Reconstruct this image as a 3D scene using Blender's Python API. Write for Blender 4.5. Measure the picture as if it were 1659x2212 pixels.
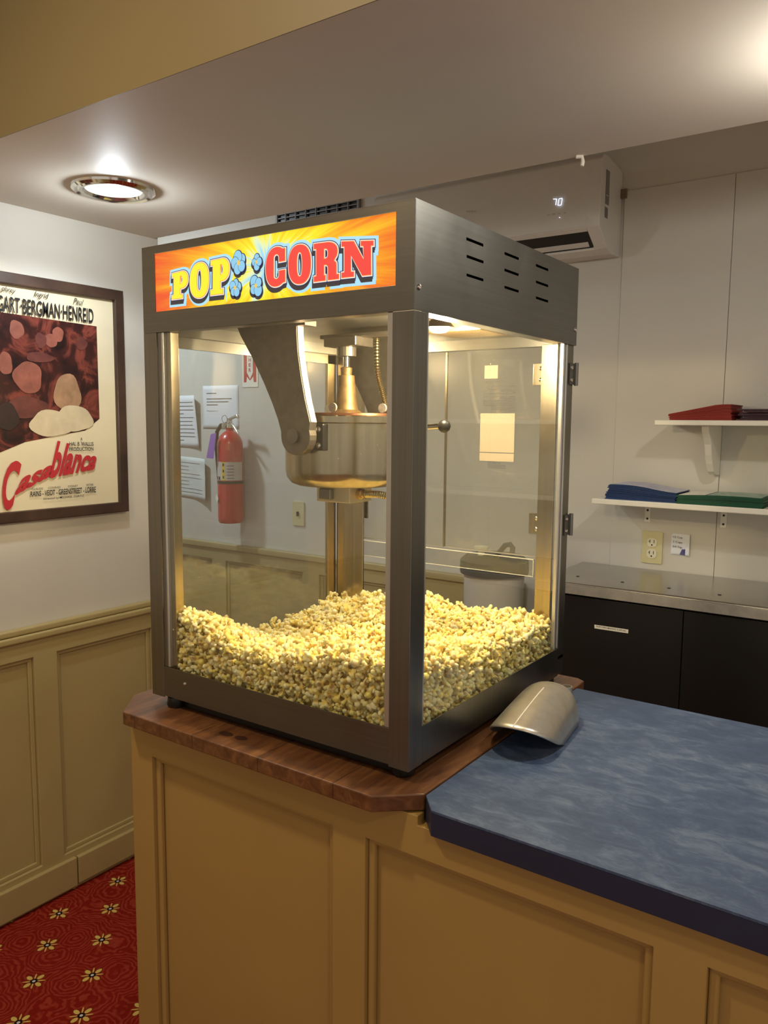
import bpy, bmesh, math, random
import numpy as np
from mathutils import Vector, Matrix
from mathutils.geometry import tessellate_polygon

random.seed(7); rng = np.random.default_rng(7)
PI = math.pi
for o in list(bpy.data.objects): bpy.data.objects.remove(o)
scene = bpy.context.scene
COL = scene.collection

# ---------------------------------------------------------------- camera
cam_d = bpy.data.cameras.new('camera'); cam = bpy.data.objects.new('camera', cam_d); COL.objects.link(cam)
R_ = Vector((0.81851, 0.57443, 0.008528)); U_ = Vector((-0.071232, 0.086747, 0.99368)); F_ = Vector((-0.57006, 0.813945, -0.111921))
M = Matrix.Identity(4)
for i in range(3):
    M[i][0], M[i][1], M[i][2] = R_[i], U_[i], -F_[i]
M.translation = Vector((0, 0, 1.5))
cam.matrix_world = M
cam_d.sensor_fit = 'HORIZONTAL'; cam_d.sensor_width = 36; cam_d.lens = 37.11
cam_d.clip_start = 0.02; cam_d.clip_end = 60
scene.camera = cam

# ---------------------------------------------------------------- world, exposure
w = bpy.data.worlds.new('room_ambience'); scene.world = w; w.use_nodes = True
bg = w.node_tree.nodes['Background']; bg.inputs[0].default_value = (1.0, 0.89, 0.76, 1); bg.inputs[1].default_value = 0.58
scene.view_settings.view_transform = 'Standard'
try: scene.view_settings.look = 'None'
except Exception: pass
scene.view_settings.gamma = 1.0; scene.view_settings.use_curve_mapping = False
scene.view_settings.exposure = 0.0

def lamp(name, typ, loc, energy, color, **kw):
    d = bpy.data.lights.new(name, typ); d.energy = energy; d.color = color
    tgt = kw.pop('target', None)
    for k, v in kw.items(): setattr(d, k, v)
    o = bpy.data.objects.new(name, d); COL.objects.link(o); o.location = loc
    if tgt is not None:
        o.rotation_euler = (Vector(tgt) - Vector(loc)).to_track_quat('-Z', 'Y').to_euler()
    return o
# lobby ceiling lamps in front of the soffit (warm)
LWARM = (1.0, 0.78, 0.50)
lamp('lobby_lamp', 'AREA', (-1.22, 0.16, 2.58), 14, LWARM, size=0.12, shape='DISK')
lamp('lobby_lamp_far', 'AREA', (0.9, -0.3, 2.58), 10, LWARM, size=0.2, shape='DISK')
# recessed cans in the soffit; point lamps added for the glow around them
SOF_ = 2.106; CAN1 = (-1.832, 1.362); CAN2 = (-0.13, 1.50)
lamp('can_light_left', 'SPOT', (CAN1[0], CAN1[1], SOF_ - .013), 13, (0.86, 0.94, 1.0), spot_size=math.radians(148), spot_blend=0.35, shadow_soft_size=0.035, target=(CAN1[0], CAN1[1], 0))
lamp('can_glow_fill_left', 'POINT', (CAN1[0], CAN1[1], SOF_ - .034), 4.5, (0.86, 0.94, 1.0), shadow_soft_size=0.02)
lamp('can_light_right', 'SPOT', (CAN2[0], CAN2[1], SOF_ - .013), 7.2, (1.0, 0.95, 0.84), spot_size=math.radians(148), spot_blend=0.35, shadow_soft_size=0.035, target=(CAN2[0], CAN2[1], 0))
lamp('can_glow_fill_right', 'POINT', (CAN2[0], CAN2[1], SOF_ - .034), 9, (1.0, 0.97, 0.90), shadow_soft_size=0.02)
# cool ceiling lamp in the staff area behind the left wall
lamp('staff_area_lamp', 'AREA', (-3.35, 2.05, 2.58), 22, (0.78, 0.89, 1.0), size=0.14, shape='DISK')
# heat lamps under the hood of the popcorn machine
lamp('hood_lamp_front', 'POINT', (-0.745, 1.23, 1.652), 23, (1.0, 0.78, 0.46), shadow_soft_size=0.02)
lamp('hood_lamp_back', 'POINT', (-1.10, 1.50, 1.650), 9, (1.0, 0.78, 0.46), shadow_soft_size=0.02)

# ---------------------------------------------------------------- materials
def lin(c):
    c = c / 255.0
    return c / 12.92 if c <= 0.04045 else ((c + 0.055) / 1.055) ** 2.4
def rgb(r, g, b): return (lin(r), lin(g), lin(b), 1)

class NT:
    def __init__(s, name):
        s.m = bpy.data.materials.new(name); s.m.use_nodes = True; s.t = s.m.node_tree; s.n = s.t.nodes
        s.b = s.n['Principled BSDF']; s.out = s.n['Material Output']
    def add(s, typ, **kw):
        x = s.n.new(typ)
        for k, v in kw.items(): setattr(x, k, v)
        return x
    def link(s, a, b): s.t.links.new(a, b)
    def setv(s, sock, v):
        if isinstance(v, (int, float)): sock.default_value = v
        elif isinstance(v, tuple): sock.default_value = v
        else: s.link(v, sock)
    def math(s, op, a, b=0.0, c=None):
        x = s.add('ShaderNodeMath', operation=op); s.setv(x.inputs[0], a); s.setv(x.inputs[1], b)
        if c is not None: s.setv(x.inputs[2], c)
        return x.outputs[0]
    def coords(s, scale=(1, 1, 1), rot=(0, 0, 0)):
        tc = s.add('ShaderNodeTexCoord'); mp = s.add('ShaderNodeMapping')
        mp.inputs['Scale'].default_value = scale; mp.inputs['Rotation'].default_value = rot
        s.link(tc.outputs['Object'], mp.inputs[0]); return mp.outputs[0]
    def noise(s, vec, scale, detail=4, rough=0.55, dist=0.0):
        x = s.add('ShaderNodeTexNoise'); s.link(vec, x.inputs['Vector']); x.inputs['Scale'].default_value = scale
        x.inputs['Detail'].default_value = detail; x.inputs['Roughness'].default_value = rough; x.inputs['Distortion'].default_value = dist
        return x.outputs['Fac']
    def ramp(s, fac, stops):
        x = s.add('ShaderNodeValToRGB'); s.link(fac, x.inputs[0]); el = x.color_ramp.elements
        while len(el) < len(stops): el.new(0.5)
        for e, (p, c) in zip(el, stops): e.position = p; e.color = c
        return x.outputs[0]
    def mix(s, fac, a, b, blend='MIX'):
        x = s.add('ShaderNodeMix', data_type='RGBA', blend_type=blend); s.setv(x.inputs[0], fac); s.setv(x.inputs[6], a); s.setv(x.inputs[7], b)
        return x.outputs[2]
    def sep(s, vec):
        x = s.add('ShaderNodeSeparateXYZ'); s.link(vec, x.inputs[0]); return x.outputs
    def bump(s, h, strength=0.2, dist=0.002):
        x = s.add('ShaderNodeBump'); s.link(h, x.inputs['Height']); x.inputs['Strength'].default_value = strength; x.inputs['Distance'].default_value = dist
        s.link(x.outputs[0], s.b.inputs['Normal'])

def plain(name, col, rough=0.6, metal=0.0, var=0.0, scale=20, spec=None, bump=0.0, coat=0.0):
    k = NT(name); b = k.b; b.inputs['Roughness'].default_value = rough; b.inputs['Metallic'].default_value = metal
    if spec is not None: b.inputs['Specular IOR Level'].default_value = spec
    b.inputs['Coat Weight'].default_value = coat
    f = k.noise(k.coords(), scale, 5)
    v = max(var, 0.02)
    lo = tuple(c * (1 - v) for c in col[:3]) + (1,); hi = tuple(min(1, c * (1 + v)) for c in col[:3]) + (1,)
    k.link(k.ramp(f, [(0.3, lo), (0.7, hi)]), b.inputs['Base Color'])
    if bump: k.bump(f, bump)
    return k.m
def emit(name, col, strength):
    k = NT(name); b = k.b; b.inputs['Base Color'].default_value = (0.05, 0.05, 0.05, 1)
    b.inputs['Emission Color'].default_value = col; b.inputs['Emission Strength'].default_value = strength; b.inputs['Roughness'].default_value = 0.4
    return k.m
def brushed(name, col, rough, stretch=(4, 4, 300), var=0.12, metal=1.0, smudge=0.10):
    k = NT(name); b = k.b; b.inputs['Metallic'].default_value = metal
    f = k.noise(k.coords(stretch), 1.0, 3, 0.6); g = k.noise(k.coords(), 7.0, 5, 0.6, 0.6)
    lo = tuple(c * (1 - var) for c in col[:3]) + (1,); hi = tuple(min(1, c * (1 + var)) for c in col[:3]) + (1,)
    k.link(k.ramp(f, [(0.25, lo), (0.75, hi)]), b.inputs['Base Color'])
    r = k.math('ADD', k.math('MULTIPLY', g, smudge * 2), rough - smudge); k.link(r, b.inputs['Roughness'])
    k.bump(f, 0.06, 0.0005)
    return k.m

m = {}
m['wall'] = plain('painted_wall_warm_white', rgb(205, 200, 188), 0.6, var=0.03, scale=3)
m['ceil'] = plain('ceiling_paint', rgb(222, 214, 200), 0.62, var=0.02, scale=2, spec=0.35)
m['tan'] = plain('tan_counter_paint', rgb(166, 136, 78), 0.42, var=0.04, scale=4, bump=0.03)
m['fascia'] = plain('olive_beige_fascia_paint', rgb(132, 118, 82), 0.5, var=0.02, scale=2)
m['sage'] = plain('beige_trim_paint', rgb(172, 155, 106), 0.42, var=0.04, scale=4, bump=0.03)
m['steel'] = brushed('brushed_steel', rgb(134, 131, 124), 0.34, (160, 160, 3), 0.10)
m['steel_h'] = brushed('brushed_steel_horizontal', rgb(126, 124, 118), 0.36, (3, 3, 160), 0.08)
m['steel_b'] = brushed('bright_kettle_steel', rgb(182, 168, 142), 0.24, (90, 90, 2), 0.2)
m['cast'] = plain('cast_aluminium_arm', rgb(120, 112, 102), 0.42, 0.85, 0.15, 60)
m['castedge'] = plain('milled_aluminium_edge', rgb(170, 160, 150), 0.5, 0.5, 0.2, 200)
m['chrome'] = plain('chrome', rgb(225, 222, 215), 0.10, 1.0)
m['trimalu'] = plain('aluminium_glass_trim', rgb(205, 203, 198), 0.28, 0.8)
m['black'] = plain('matt_black_laminate', rgb(14, 13, 13), 0.5, var=0.2, scale=3)
m['dark'] = plain('black_plastic', rgb(18, 17, 17), 0.35)
m['ac'] = plain('white_appliance_plastic', rgb(205, 200, 190), 0.35, var=0.01)
m['ivory'] = plain('ivory_plastic', rgb(205, 196, 150), 0.4)
m['ivory2'] = plain('pale_ivory_plastic', rgb(222, 216, 190), 0.35)
m['paper'] = plain('white_paper', rgb(225, 226, 228), 0.8, var=0.02, scale=8)
m['ink'] = plain('grey_ink', rgb(90, 92, 98), 0.8)
m['inkblack'] = plain('black_ink', rgb(20, 19, 20), 0.7)
m['red'] = plain('red_enamel', rgb(190, 28, 30), 0.28, var=0.05, coat=0.4)
m['redprint'] = plain('red_print', rgb(185, 40, 48), 0.6)
m['white'] = plain('white_gloss_paint', rgb(235, 230, 215), 0.4)
m['cream'] = plain('poster_cream', rgb(228, 216, 182), 0.35, var=0.04, scale=6, coat=0.3)
m['yellow'] = plain('yellow_label', rgb(225, 195, 30), 0.5)
m['purple'] = plain('purple_tag', rgb(150, 105, 190), 0.6)
m['steelworn'] = plain('worn_steel_sheet', rgb(188, 186, 182), 0.26, 1.0, 0.05, 9)
m['blue_stock'] = brushed('blue_card', rgb(14, 52, 104), 0.6, (3, 3, 420), 0.5, 0.0)
m['green_stock'] = brushed('green_card', rgb(14, 80, 54), 0.6, (3, 3, 420), 0.5, 0.0)
m['red_stock'] = brushed('red_card', rgb(146, 36, 20), 0.65, (3, 3, 500), 0.3, 0.0)
m['plum_stock'] = plain('plum_card', rgb(62, 28, 40), 0.6, var=0.5, scale=60)
m['cover'] = plain('pale_cover', rgb(185, 185, 205), 0.4, var=0.2, scale=30)
m['bulb'] = emit('glowing_bulb', (1.0, 0.97, 0.88, 1), 14)
m['reflector'] = emit('lit_reflector_cup', (1.0, 0.97, 0.76, 1), 0.92)
m['display'] = emit('led_display', (0.72, 0.78, 1.0, 1), 1.7)
m['hoodbulb'] = emit('hood_bulb', (1.0, 0.88, 0.66, 1), 30)
m['clear'] = plain('clear_plastic_guard', rgb(210, 210, 200), 0.2)

def wood_mat():
    k = NT('stained_pine_board'); v = k.coords((9, 1.2, 9)); f = k.noise(v, 6.0, 6, 0.62, 0.8)
    g = k.noise(k.coords((260, 6, 60)), 1.0, 3, 0.6)
    col = k.ramp(f, [(0.25, rgb(72, 44, 26)), (0.5, rgb(108, 71, 42)), (0.75, rgb(140, 97, 58))])
    col = k.mix(k.math('MULTIPLY', g, 0.35), col, rgb(70, 34, 20))
    tc = k.coords(); x, y, z = k.sep(tc)
    d = None
    for (kx, ky, rx, ry) in ((KNOT1[0], KNOT1[1], 0.016, 0.009), (KNOT2[0], KNOT2[1], 0.014, 0.009)):
        a = k.math('POWER', k.math('DIVIDE', k.math('SUBTRACT', x, kx), rx), 2.0); b = k.math('POWER', k.math('DIVIDE', k.math('SUBTRACT', y, ky), ry), 2.0)
        q = k.math('LESS_THAN', k.math('ADD', a, b), 1.0); d = q if d is None else k.math('MAXIMUM', d, q)
    s = k.math('LESS_THAN', k.math('FRACT', k.math('DIVIDE', k.math('ADD', x, 1.40), 0.163)), 0.012)
    col = k.mix(k.math('MULTIPLY', d, 0.75), col, rgb(38, 20, 14)); col = k.mix(k.math('MULTIPLY', s, 0.7), col, rgb(40, 20, 12))
    k.link(col, k.b.inputs['Base Color']); k.b.inputs['Roughness'].default_value = 0.38; k.b.inputs['Coat Weight'].default_value = 0.12
    k.bump(g, 0.25, 0.001); return k.m
KNOT1 = (-1.028, 0.973, 0.937); KNOT2 = (-0.992, 0.975, 0.937)
m['wood'] = wood_mat()

def laminate():
    k = NT('blue_mottled_laminate'); f = k.noise(k.coords((6, 13, 1)), 3.0, 8, 0.75, 0.8); g = k.noise(k.coords(), 5.0, 4, 0.6)
    h = k.noise(k.coords((30, 160, 1)), 2.0, 3, 0.7, 1.0)
    a = k.math('ADD', k.math('MULTIPLY', f, 0.5), k.math('ADD', k.math('MULTIPLY', g, 0.3), k.math('MULTIPLY', h, 0.2)))
    k.link(k.ramp(a, [(0.34, rgb(44, 60, 90)), (0.5, rgb(62, 80, 112)), (0.66, rgb(104, 120, 145))]), k.b.inputs['Base Color'])
    k.b.inputs['Roughness'].default_value = 0.42; return k.m
m['laminate'] = laminate()
m['lamedge'] = plain('blue_laminate_edge', rgb(32, 40, 64), 0.45, var=0.12, scale=12)

def carpet():
    k = NT('red_floral_carpet'); x, y, z = k.sep(k.coords())
    u = k.math('DIVIDE', k.math('ADD', x, 2.107), 0.2125); v = k.math('DIVIDE', k.math('SUBTRACT', y, 1.294), 0.2115)
    def flower(off):
        fx = k.math('MULTIPLY', k.math('SUBTRACT', k.math('FRACT', k.math('ADD', u, 0.5 + off)), 0.5), 0.2125)
        fy = k.math('MULTIPLY', k.math('SUBTRACT', k.math('FRACT', k.math('ADD', v, 0.5 + off)), 0.5), 0.2115)
        ax, ay = k.math('ABSOLUTE', fx), k.math('ABSOLUTE', fy)
        a, b = k.math('MAXIMUM', ax, ay), k.math('MINIMUM', ax, ay)
        def ell(a, b, c, ra, rb):
            return k.math('LESS_THAN', k.math('ADD', k.math('POWER', k.math('DIVIDE', k.math('SUBTRACT', a, c), ra), 2.0), k.math('POWER', k.math('DIVIDE', b, rb), 2.0)), 1.0)
        fat = ell(a, b, 0.0200, 0.0100, 0.0060)
        a2 = k.math('MULTIPLY', k.math('ADD', a, b), 0.7071); b2 = k.math('MULTIPLY', k.math('SUBTRACT', a, b), 0.7071)
        thin = ell(a2, b2, 0.0185, 0.011, 0.0020)
        halo = ell(a, b, 0.0195, 0.014, 0.0105)
        r = k.math('SQRT', k.math('ADD', k.math('POWER', fx, 2.0), k.math('POWER', fy, 2.0)))
        return k.math('MAXIMUM', fat, thin), halo, k.math('LESS_THAN', r, 0.0095), k.math('LESS_THAN', r, 0.0042)
    A, B = flower(0.0), flower(0.5)
    P, Hh, K, W = [k.math('MAXIMUM', p, q) for p, q in zip(A, B)]
    vo = k.add('ShaderNodeTexVoronoi'); k.link(k.coords(), vo.inputs['Vector']); vo.inputs['Scale'].default_value = 8.0
    ph = k.math('ADD', k.math('MULTIPLY', vo.outputs['Distance'], 70.0), k.math('MULTIPLY', k.noise(k.coords(), 20, 2), 22.0))
    brk = k.noise(k.coords(), 55, 3)
    sw = k.math('MULTIPLY', k.math('ADD', k.math('MULTIPLY', k.math('SINE', ph), 0.5), 0.5), k.math('MULTIPLY', brk, 1.7))
    base = k.ramp(sw, [(0.25, rgb(130, 26, 14)), (0.85, rgb(158, 58, 40))])
    pile = k.noise(k.coords(), 900, 2)
    base = k.mix(k.math('MULTIPLY', pile, 0.35), base, rgb(70, 12, 8))
    c = k.mix(k.math('MULTIPLY', Hh, 0.35), base, rgb(90, 50, 12)); c = k.mix(P, c, rgb(205, 180, 96)); c = k.mix(K, c, rgb(28, 22, 22)); c = k.mix(W, c, rgb(200, 195, 190))
    k.link(c, k.b.inputs['Base Color']); k.b.inputs['Roughness'].default_value = 0.95; k.b.inputs['Specular IOR Level'].default_value = 0.1
    k.bump(pile, 0.4, 0.003); return k.m
m['carpet'] = carpet()

def glass(name, haze_lo, z0, z1, haze_hi, tint=(0.93, 0.95, 0.95, 1), dirt=rgb(190, 180, 150)):
    # clear pane: transparent + fresnel reflection, plus a film of grease and salt dust that is heavier low on the pane
    k = NT(name); t = k.t
    tr = k.add('ShaderNodeBsdfTransparent'); tr.inputs[0].default_value = tint
    gl = k.add('ShaderNodeBsdfGlossy'); gl.inputs['Roughness'].default_value = 0.015; gl.inputs[0].default_value = (1, 1, 1, 1)
    fr = k.add('ShaderNodeLayerWeight'); fr.inputs[0].default_value = 0.5
    fz = k.math('ADD', k.math('MULTIPLY', k.math('POWER', fr.outputs['Facing'], 5.0), 0.9), 0.035)
    mx = k.add('ShaderNodeMixShader'); k.link(fz, mx.inputs[0]); k.link(tr.outputs[0], mx.inputs[1]); k.link(gl.outputs[0], mx.inputs[2])
    df = k.add('ShaderNodeBsdfTranslucent'); df.inputs[0].default_value = dirt
    d2 = k.add('ShaderNodeBsdfDiffuse'); d2.inputs[0].default_value = dirt
    ms = k.add('ShaderNodeMixShader'); ms.inputs[0].default_value = 0.5; k.link(df.outputs[0], ms.inputs[1]); k.link(d2.outputs[0], ms.inputs[2])
    x, y, z = k.sep(k.coords())
    mr = k.add('ShaderNodeMapRange'); k.link(z, mr.inputs[0]); mr.inputs[1].default_value = z0; mr.inputs[2].default_value = z1; mr.inputs[3].default_value = haze_lo; mr.inputs[4].default_value = haze_hi
    n = k.noise(k.coords(), 14, 5, 0.65, 0.7)
    sp = k.add('ShaderNodeTexVoronoi'); k.link(k.coords(), sp.inputs['Vector']); sp.inputs['Scale'].default_value = 70
    dots = k.math('LESS_THAN', sp.outputs['Distance'], 0.045)
    pick = k.math('GREATER_THAN', k.noise(k.coords(), 6, 2), 0.56)
    fac = k.math('ADD', k.math('MULTIPLY', mr.outputs[0], k.math('ADD', n, 0.5)), k.math('MULTIPLY', k.math('MULTIPLY', dots, pick), 0.5))
    m2 = k.add('ShaderNodeMixShader'); k.link(fac, m2.inputs[0]); k.link(mx.outputs[0], m2.inputs[1]); k.link(ms.outputs[0], m2.inputs[2])
    k.link(m2.outputs[0], k.out.inputs[0]); return k.m
m['glass'] = glass('machine_glass', 0.025, 1.08, 1.30, 0.010)
m['glass_back'] = glass('greasy_door_glass', 0.24, 1.05, 1.36, 0.07)
m['glass_side'] = glass('side_pane_glass', 0.10, 1.05, 1.25, 0.02)
m['acrylic'] = glass('acrylic_guard', 0.05, 1.0, 1.2, 0.05)

def kernel_mat():
    k = NT('popped_corn'); a = k.add('ShaderNodeVertexColor'); a.layer_name = 'Col'
    f = k.noise(k.coords(), 160, 3)
    c = k.mix(k.math('MULTIPLY', f, 0.25), a.outputs[0], rgb(250, 214, 120))
    k.link(c, k.b.inputs['Base Color']); k.b.inputs['Roughness'].default_value = 0.55
    k.b.inputs['Subsurface Weight'].default_value = 0.4; k.b.inputs['Subsurface Radius'].default_value = (1.0, 0.55, 0.16); k.b.inputs['Subsurface Scale'].default_value = 0.010
    k.bump(k.noise(k.coords(), 420, 3), 0.35, 0.001); return k.m
m['corn'] = kernel_mat()

def sign_mat():
    k = NT('backlit_sunburst_print'); x, y, z = k.sep(k.coords())
    cx, cz = -0.945, 1.757
    dx, dz = k.math('SUBTRACT', x, cx), k.math('SUBTRACT', z, cz)
    ang = k.math('ARCTAN2', k.math('MULTIPLY', dz, 2.0), dx); r = k.math('SQRT', k.math('ADD', k.math('POWER', dx, 2.0), k.math('POWER', k.math('MULTIPLY', dz, 2.3), 2.0)))
    cb = k.add('ShaderNodeCombineXYZ'); k.link(k.math('MULTIPLY', k.math('COSINE', ang), 1.0), cb.inputs[0]); k.link(k.math('SINE', ang), cb.inputs[1]); k.link(k.math('MULTIPLY', r, 0.35), cb.inputs[2])
    n1 = k.add('ShaderNodeTexNoise'); k.link(cb.outputs[0], n1.inputs['Vector']); n1.inputs['Scale'].default_value = 9; n1.inputs['Detail'].default_value = 6; n1.inputs['Roughness'].default_value = 0.75
    n2 = k.add('ShaderNodeTexNoise'); k.link(cb.outputs[0], n2.inputs['Vector']); n2.inputs['Scale'].default_value = 2.2; n2.inputs['Detail'].default_value = 2
    v = k.math('ADD', k.math('MULTIPLY', r, 2.8), k.math('ADD', k.math('MULTIPLY', k.math('SUBTRACT', n1.outputs['Fac'], 0.5), 0.9), k.math('MULTIPLY', k.math('SUBTRACT', n2.outputs['Fac'], 0.5), 0.9)))
    c = k.ramp(v, [(0.0, rgb(150, 215, 245)), (0.12, rgb(225, 240, 190)), (0.24, rgb(252, 236, 30)), (0.48, rgb(250, 190, 20)), (0.72, rgb(240, 130, 20)), (0.95, rgb(235, 80, 30))])
    k.link(c, k.b.inputs['Emission Color']); k.b.inputs['Emission Strength'].default_value = 1.05; k.b.inputs['Base Color'].default_value = (0.04, 0.04, 0.04, 1); k.b.inputs['Roughness'].default_value = 0.3
    return k.m
m['sign'] = sign_mat()
for nm, c in (('s_red', rgb(245, 62, 56)), ('s_yellow', rgb(246, 240, 40)), ('s_white', rgb(255, 244, 240)), ('s_orange', rgb(246, 150, 60)), ('s_navy', rgb(40, 42, 78)), ('s_dark', rgb(38, 36, 46)), ('s_cyan', rgb(170, 226, 250)), ('s_pop', rgb(140, 205, 238)), ('s_gold', rgb(235, 200, 100))):
    m[nm] = emit('backlit_' + nm[2:], c, 1.0)

def art_mat():
    k = NT('poster_picture'); f = k.noise(k.coords((1, 3, 3)), 3.5, 4, 0.6, 1.2)
    k.link(k.ramp(f, [(0.34, rgb(26, 15, 15)), (0.5, rgb(62, 28, 25)), (0.6, rgb(128, 62, 50)), (0.7, rgb(60, 26, 24))]), k.b.inputs['Base Color'])
    k.b.inputs['Roughness'].default_value = 0.3; return k.m
m['art'] = art_mat()
def darkwood():
    k = NT('dark_frame_wood'); f = k.noise(k.coords((60, 4, 4)), 1.5, 5, 0.6)
    k.link(k.ramp(f, [(0.3, rgb(46, 32, 26)), (0.7, rgb(84, 62, 50))]), k.b.inputs['Base Color']); k.b.inputs['Roughness'].default_value = 0.35; return k.m
m['frame'] = darkwood()
m['scoop'] = brushed('cast_aluminium_scoop', rgb(205, 200, 190), 0.38, (30, 30, 30), 0.12, 0.9)

# ---------------------------------------------------------------- mesh helpers
class MB:
    def __init__(s): s.v = []; s.f = []
    def raw(s, vs, fs):
        n = len(s.v); s.v += [tuple(p) for p in vs]; s.f += [tuple(i + n for i in f) for f in fs]; return s
    def box(s, x0, x1, y0, y1, z0, z1):
        return s.raw([(x, y, z) for z in (z0, z1) for y in (y0, y1) for x in (x0, x1)], [(0, 2, 3, 1), (4, 5, 7, 6), (0, 1, 5, 4), (2, 6, 7, 3), (0, 4, 6, 2), (1, 3, 7, 5)])
    def tube(s, pts, r, n=16, cap=True):
        pts = [Vector(p) for p in pts]; rs = r if isinstance(r, (list, tuple)) else [r] * len(pts)
        vs = []; fs = []; prev = None
        for i, p in enumerate(pts):
            d = (pts[min(i + 1, len(pts) - 1)] - pts[max(i - 1, 0)]).normalized()
            if prev is None: a = d.orthogonal().normalized()
            else:
                a = prev - d * prev.dot(d); a = a.normalized() if a.length > 1e-6 else d.orthogonal().normalized()
            prev = a; b = d.cross(a)
            for j in range(n):
                t = 2 * PI * j / n; vs.append(p + (a * math.cos(t) + b * math.sin(t)) * rs[i])
        for i in range(len(pts) - 1):
            for j in range(n):
                fs.append((i * n + j, i * n + (j + 1) % n, (i + 1) * n + (j + 1) % n, (i + 1) * n + j))
        if cap: fs.append(tuple(range(n))[::-1]); fs.append(tuple((len(pts) - 1) * n + j for j in range(n)))
        return s.raw(vs, fs)
    def lathe(s, c, prof, n=48, axis='z'):
        vs = []; fs = []; c = Vector(c)
        for (r, h) in prof:
            for j in range(n):
                t = 2 * PI * j / n; a, b = r * math.cos(t), r * math.sin(t)
                vs.append(c + Vector({'z': (a, b, h), 'y': (a, h, b), 'x': (h, a, b)}[axis]))
        for i in range(len(prof) - 1):
            for j in range(n):
                fs.append((i * n + j, i * n + (j + 1) % n, (i + 1) * n + (j + 1) % n, (i + 1) * n + j))
        if prof[0][0] > 1e-6: fs.append(tuple(range(n))[::-1])
        if prof[-1][0] > 1e-6: fs.append(tuple((len(prof) - 1) * n + j for j in range(n)))
        return s.raw(vs, fs)
    def plate(s, loops, O, A, B, depth):
        # outline (and holes) in the plane O + a*A + b*B, extruded by the vector depth
        O, A, B, D = Vector(O), Vector(A), Vector(B), Vector(depth)
        flat = [p for l in loops for p in l]
        P = [O + A * a + B * b for a, b in flat]
        tris = tessellate_polygon([[Vector((a, b, 0)) for a, b in l] for l in loops])
        n = len(P); vs = P + [p + D for p in P]; fs = [tuple(t) for t in tris] + [tuple(i + n for i in t)[::-1] for t in tris]
        k = 0
        if D.length > 0:
            for l in loops:
                q = len(l)
                for i in range(q): a, b = k + i, k + (i + 1) % q; fs.append((a, b, b + n, a + n))
                k += q
        else: vs = P; fs = [tuple(t) for t in tris]
        return s.raw(vs, fs)
    def build(s, name, mat, parent=None, bevel=0, smooth=False, seg=2, **tags):
        me = bpy.data.meshes.new(name); me.from_pydata([tuple(v) for v in s.v], [], s.f); me.update()
        bm = bmesh.new(); bm.from_mesh(me); bmesh.ops.remove_doubles(bm, verts=bm.verts, dist=1e-6)
        bmesh.ops.recalc_face_normals(bm, faces=bm.faces); bm.to_mesh(me); bm.free()
        me.materials.append(m[mat] if isinstance(mat, str) else mat)
        if smooth:
            for p in me.polygons: p.use_smooth = True
            try: me.set_sharp_from_angle(angle=math.radians(38))
            except Exception: pass
        o = bpy.data.objects.new(name, me); COL.objects.link(o)
        if bevel:
            b = o.modifiers.new('soft_edges', 'BEVEL'); b.width = bevel; b.segments = seg; b.limit_method = 'ANGLE'; b.angle_limit = math.radians(40)
        if parent is not None:
            o.parent = parent; o.matrix_parent_inverse = parent_inv(parent)
        for a, v in tags.items(): o[a] = v
        return o
def world_of(o):
    mt = o.matrix_basis.copy()
    return mt if o.parent is None else world_of(o.parent) @ o.matrix_parent_inverse @ mt
def parent_inv(p): return world_of(p).inverted()
def thing(name, loc, label, cat, group=None):
    o = bpy.data.objects.new(name, None); o.empty_display_size = 0.05; COL.objects.link(o); o.location = loc
    o['label'] = label; o['category'] = cat
    if group: o['group'] = group
    return o
def tag(o, label, cat, group=None, kind=None):
    o['label'] = label; o['category'] = cat
    if group: o['group'] = group
    if kind: o['kind'] = kind
    return o
def struct(o): o['kind'] = 'structure'; return o
def rect(a0, a1, b0, b1): return [(a0, b0), (a1, b0), (a1, b1), (a0, b1)]
def rrect(a0, a1, b0, b1, r, n=5):
    out = []
    for cx, cy, t0 in ((a1 - r, b0 + r, -PI / 2), (a1 - r, b1 - r, 0), (a0 + r, b1 - r, PI / 2), (a0 + r, b0 + r, PI)):
        for i in range(n + 1): t = t0 + PI / 2 * i / n; out.append((cx + r * math.cos(t), cy + r * math.sin(t)))
    return out

def text_mesh(body, quad, depth=(0, 0, 0), shear=0.0, bold=0.0):
    # lettering stretched to the quadrilateral quad = (bottom-left, bottom-right, top-right, top-left)
    cu = bpy.data.curves.new('t', 'FONT'); cu.body = body; cu.resolution_u = 4; cu.offset = bold; cu.shear = shear
    ob = bpy.data.objects.new('t', cu); COL.objects.link(ob)
    dg = bpy.context.evaluated_depsgraph_get(); me = bpy.data.meshes.new_from_object(ob.evaluated_get(dg))
    vs = np.array([v.co[:] for v in me.vertices]); fs = [tuple(p.vertices) for p in me.polygons]
    bpy.data.objects.remove(ob); bpy.data.curves.remove(cu); bpy.data.meshes.remove(me)
    lo, hi = vs.min(0), vs.max(0); q = [np.array(p, float) for p in quad]; out = []; D = np.array(depth)
    for v in vs:
        a = (v[0] - lo[0]) / (hi[0] - lo[0]); b = (v[1] - lo[1]) / max(1e-6, (hi[1] - lo[1]))
        out.append(tuple((1 - b) * ((1 - a) * q[0] + a * q[1]) + b * ((1 - a) * q[3] + a * q[2]) + D))
    return out, fs

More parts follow.
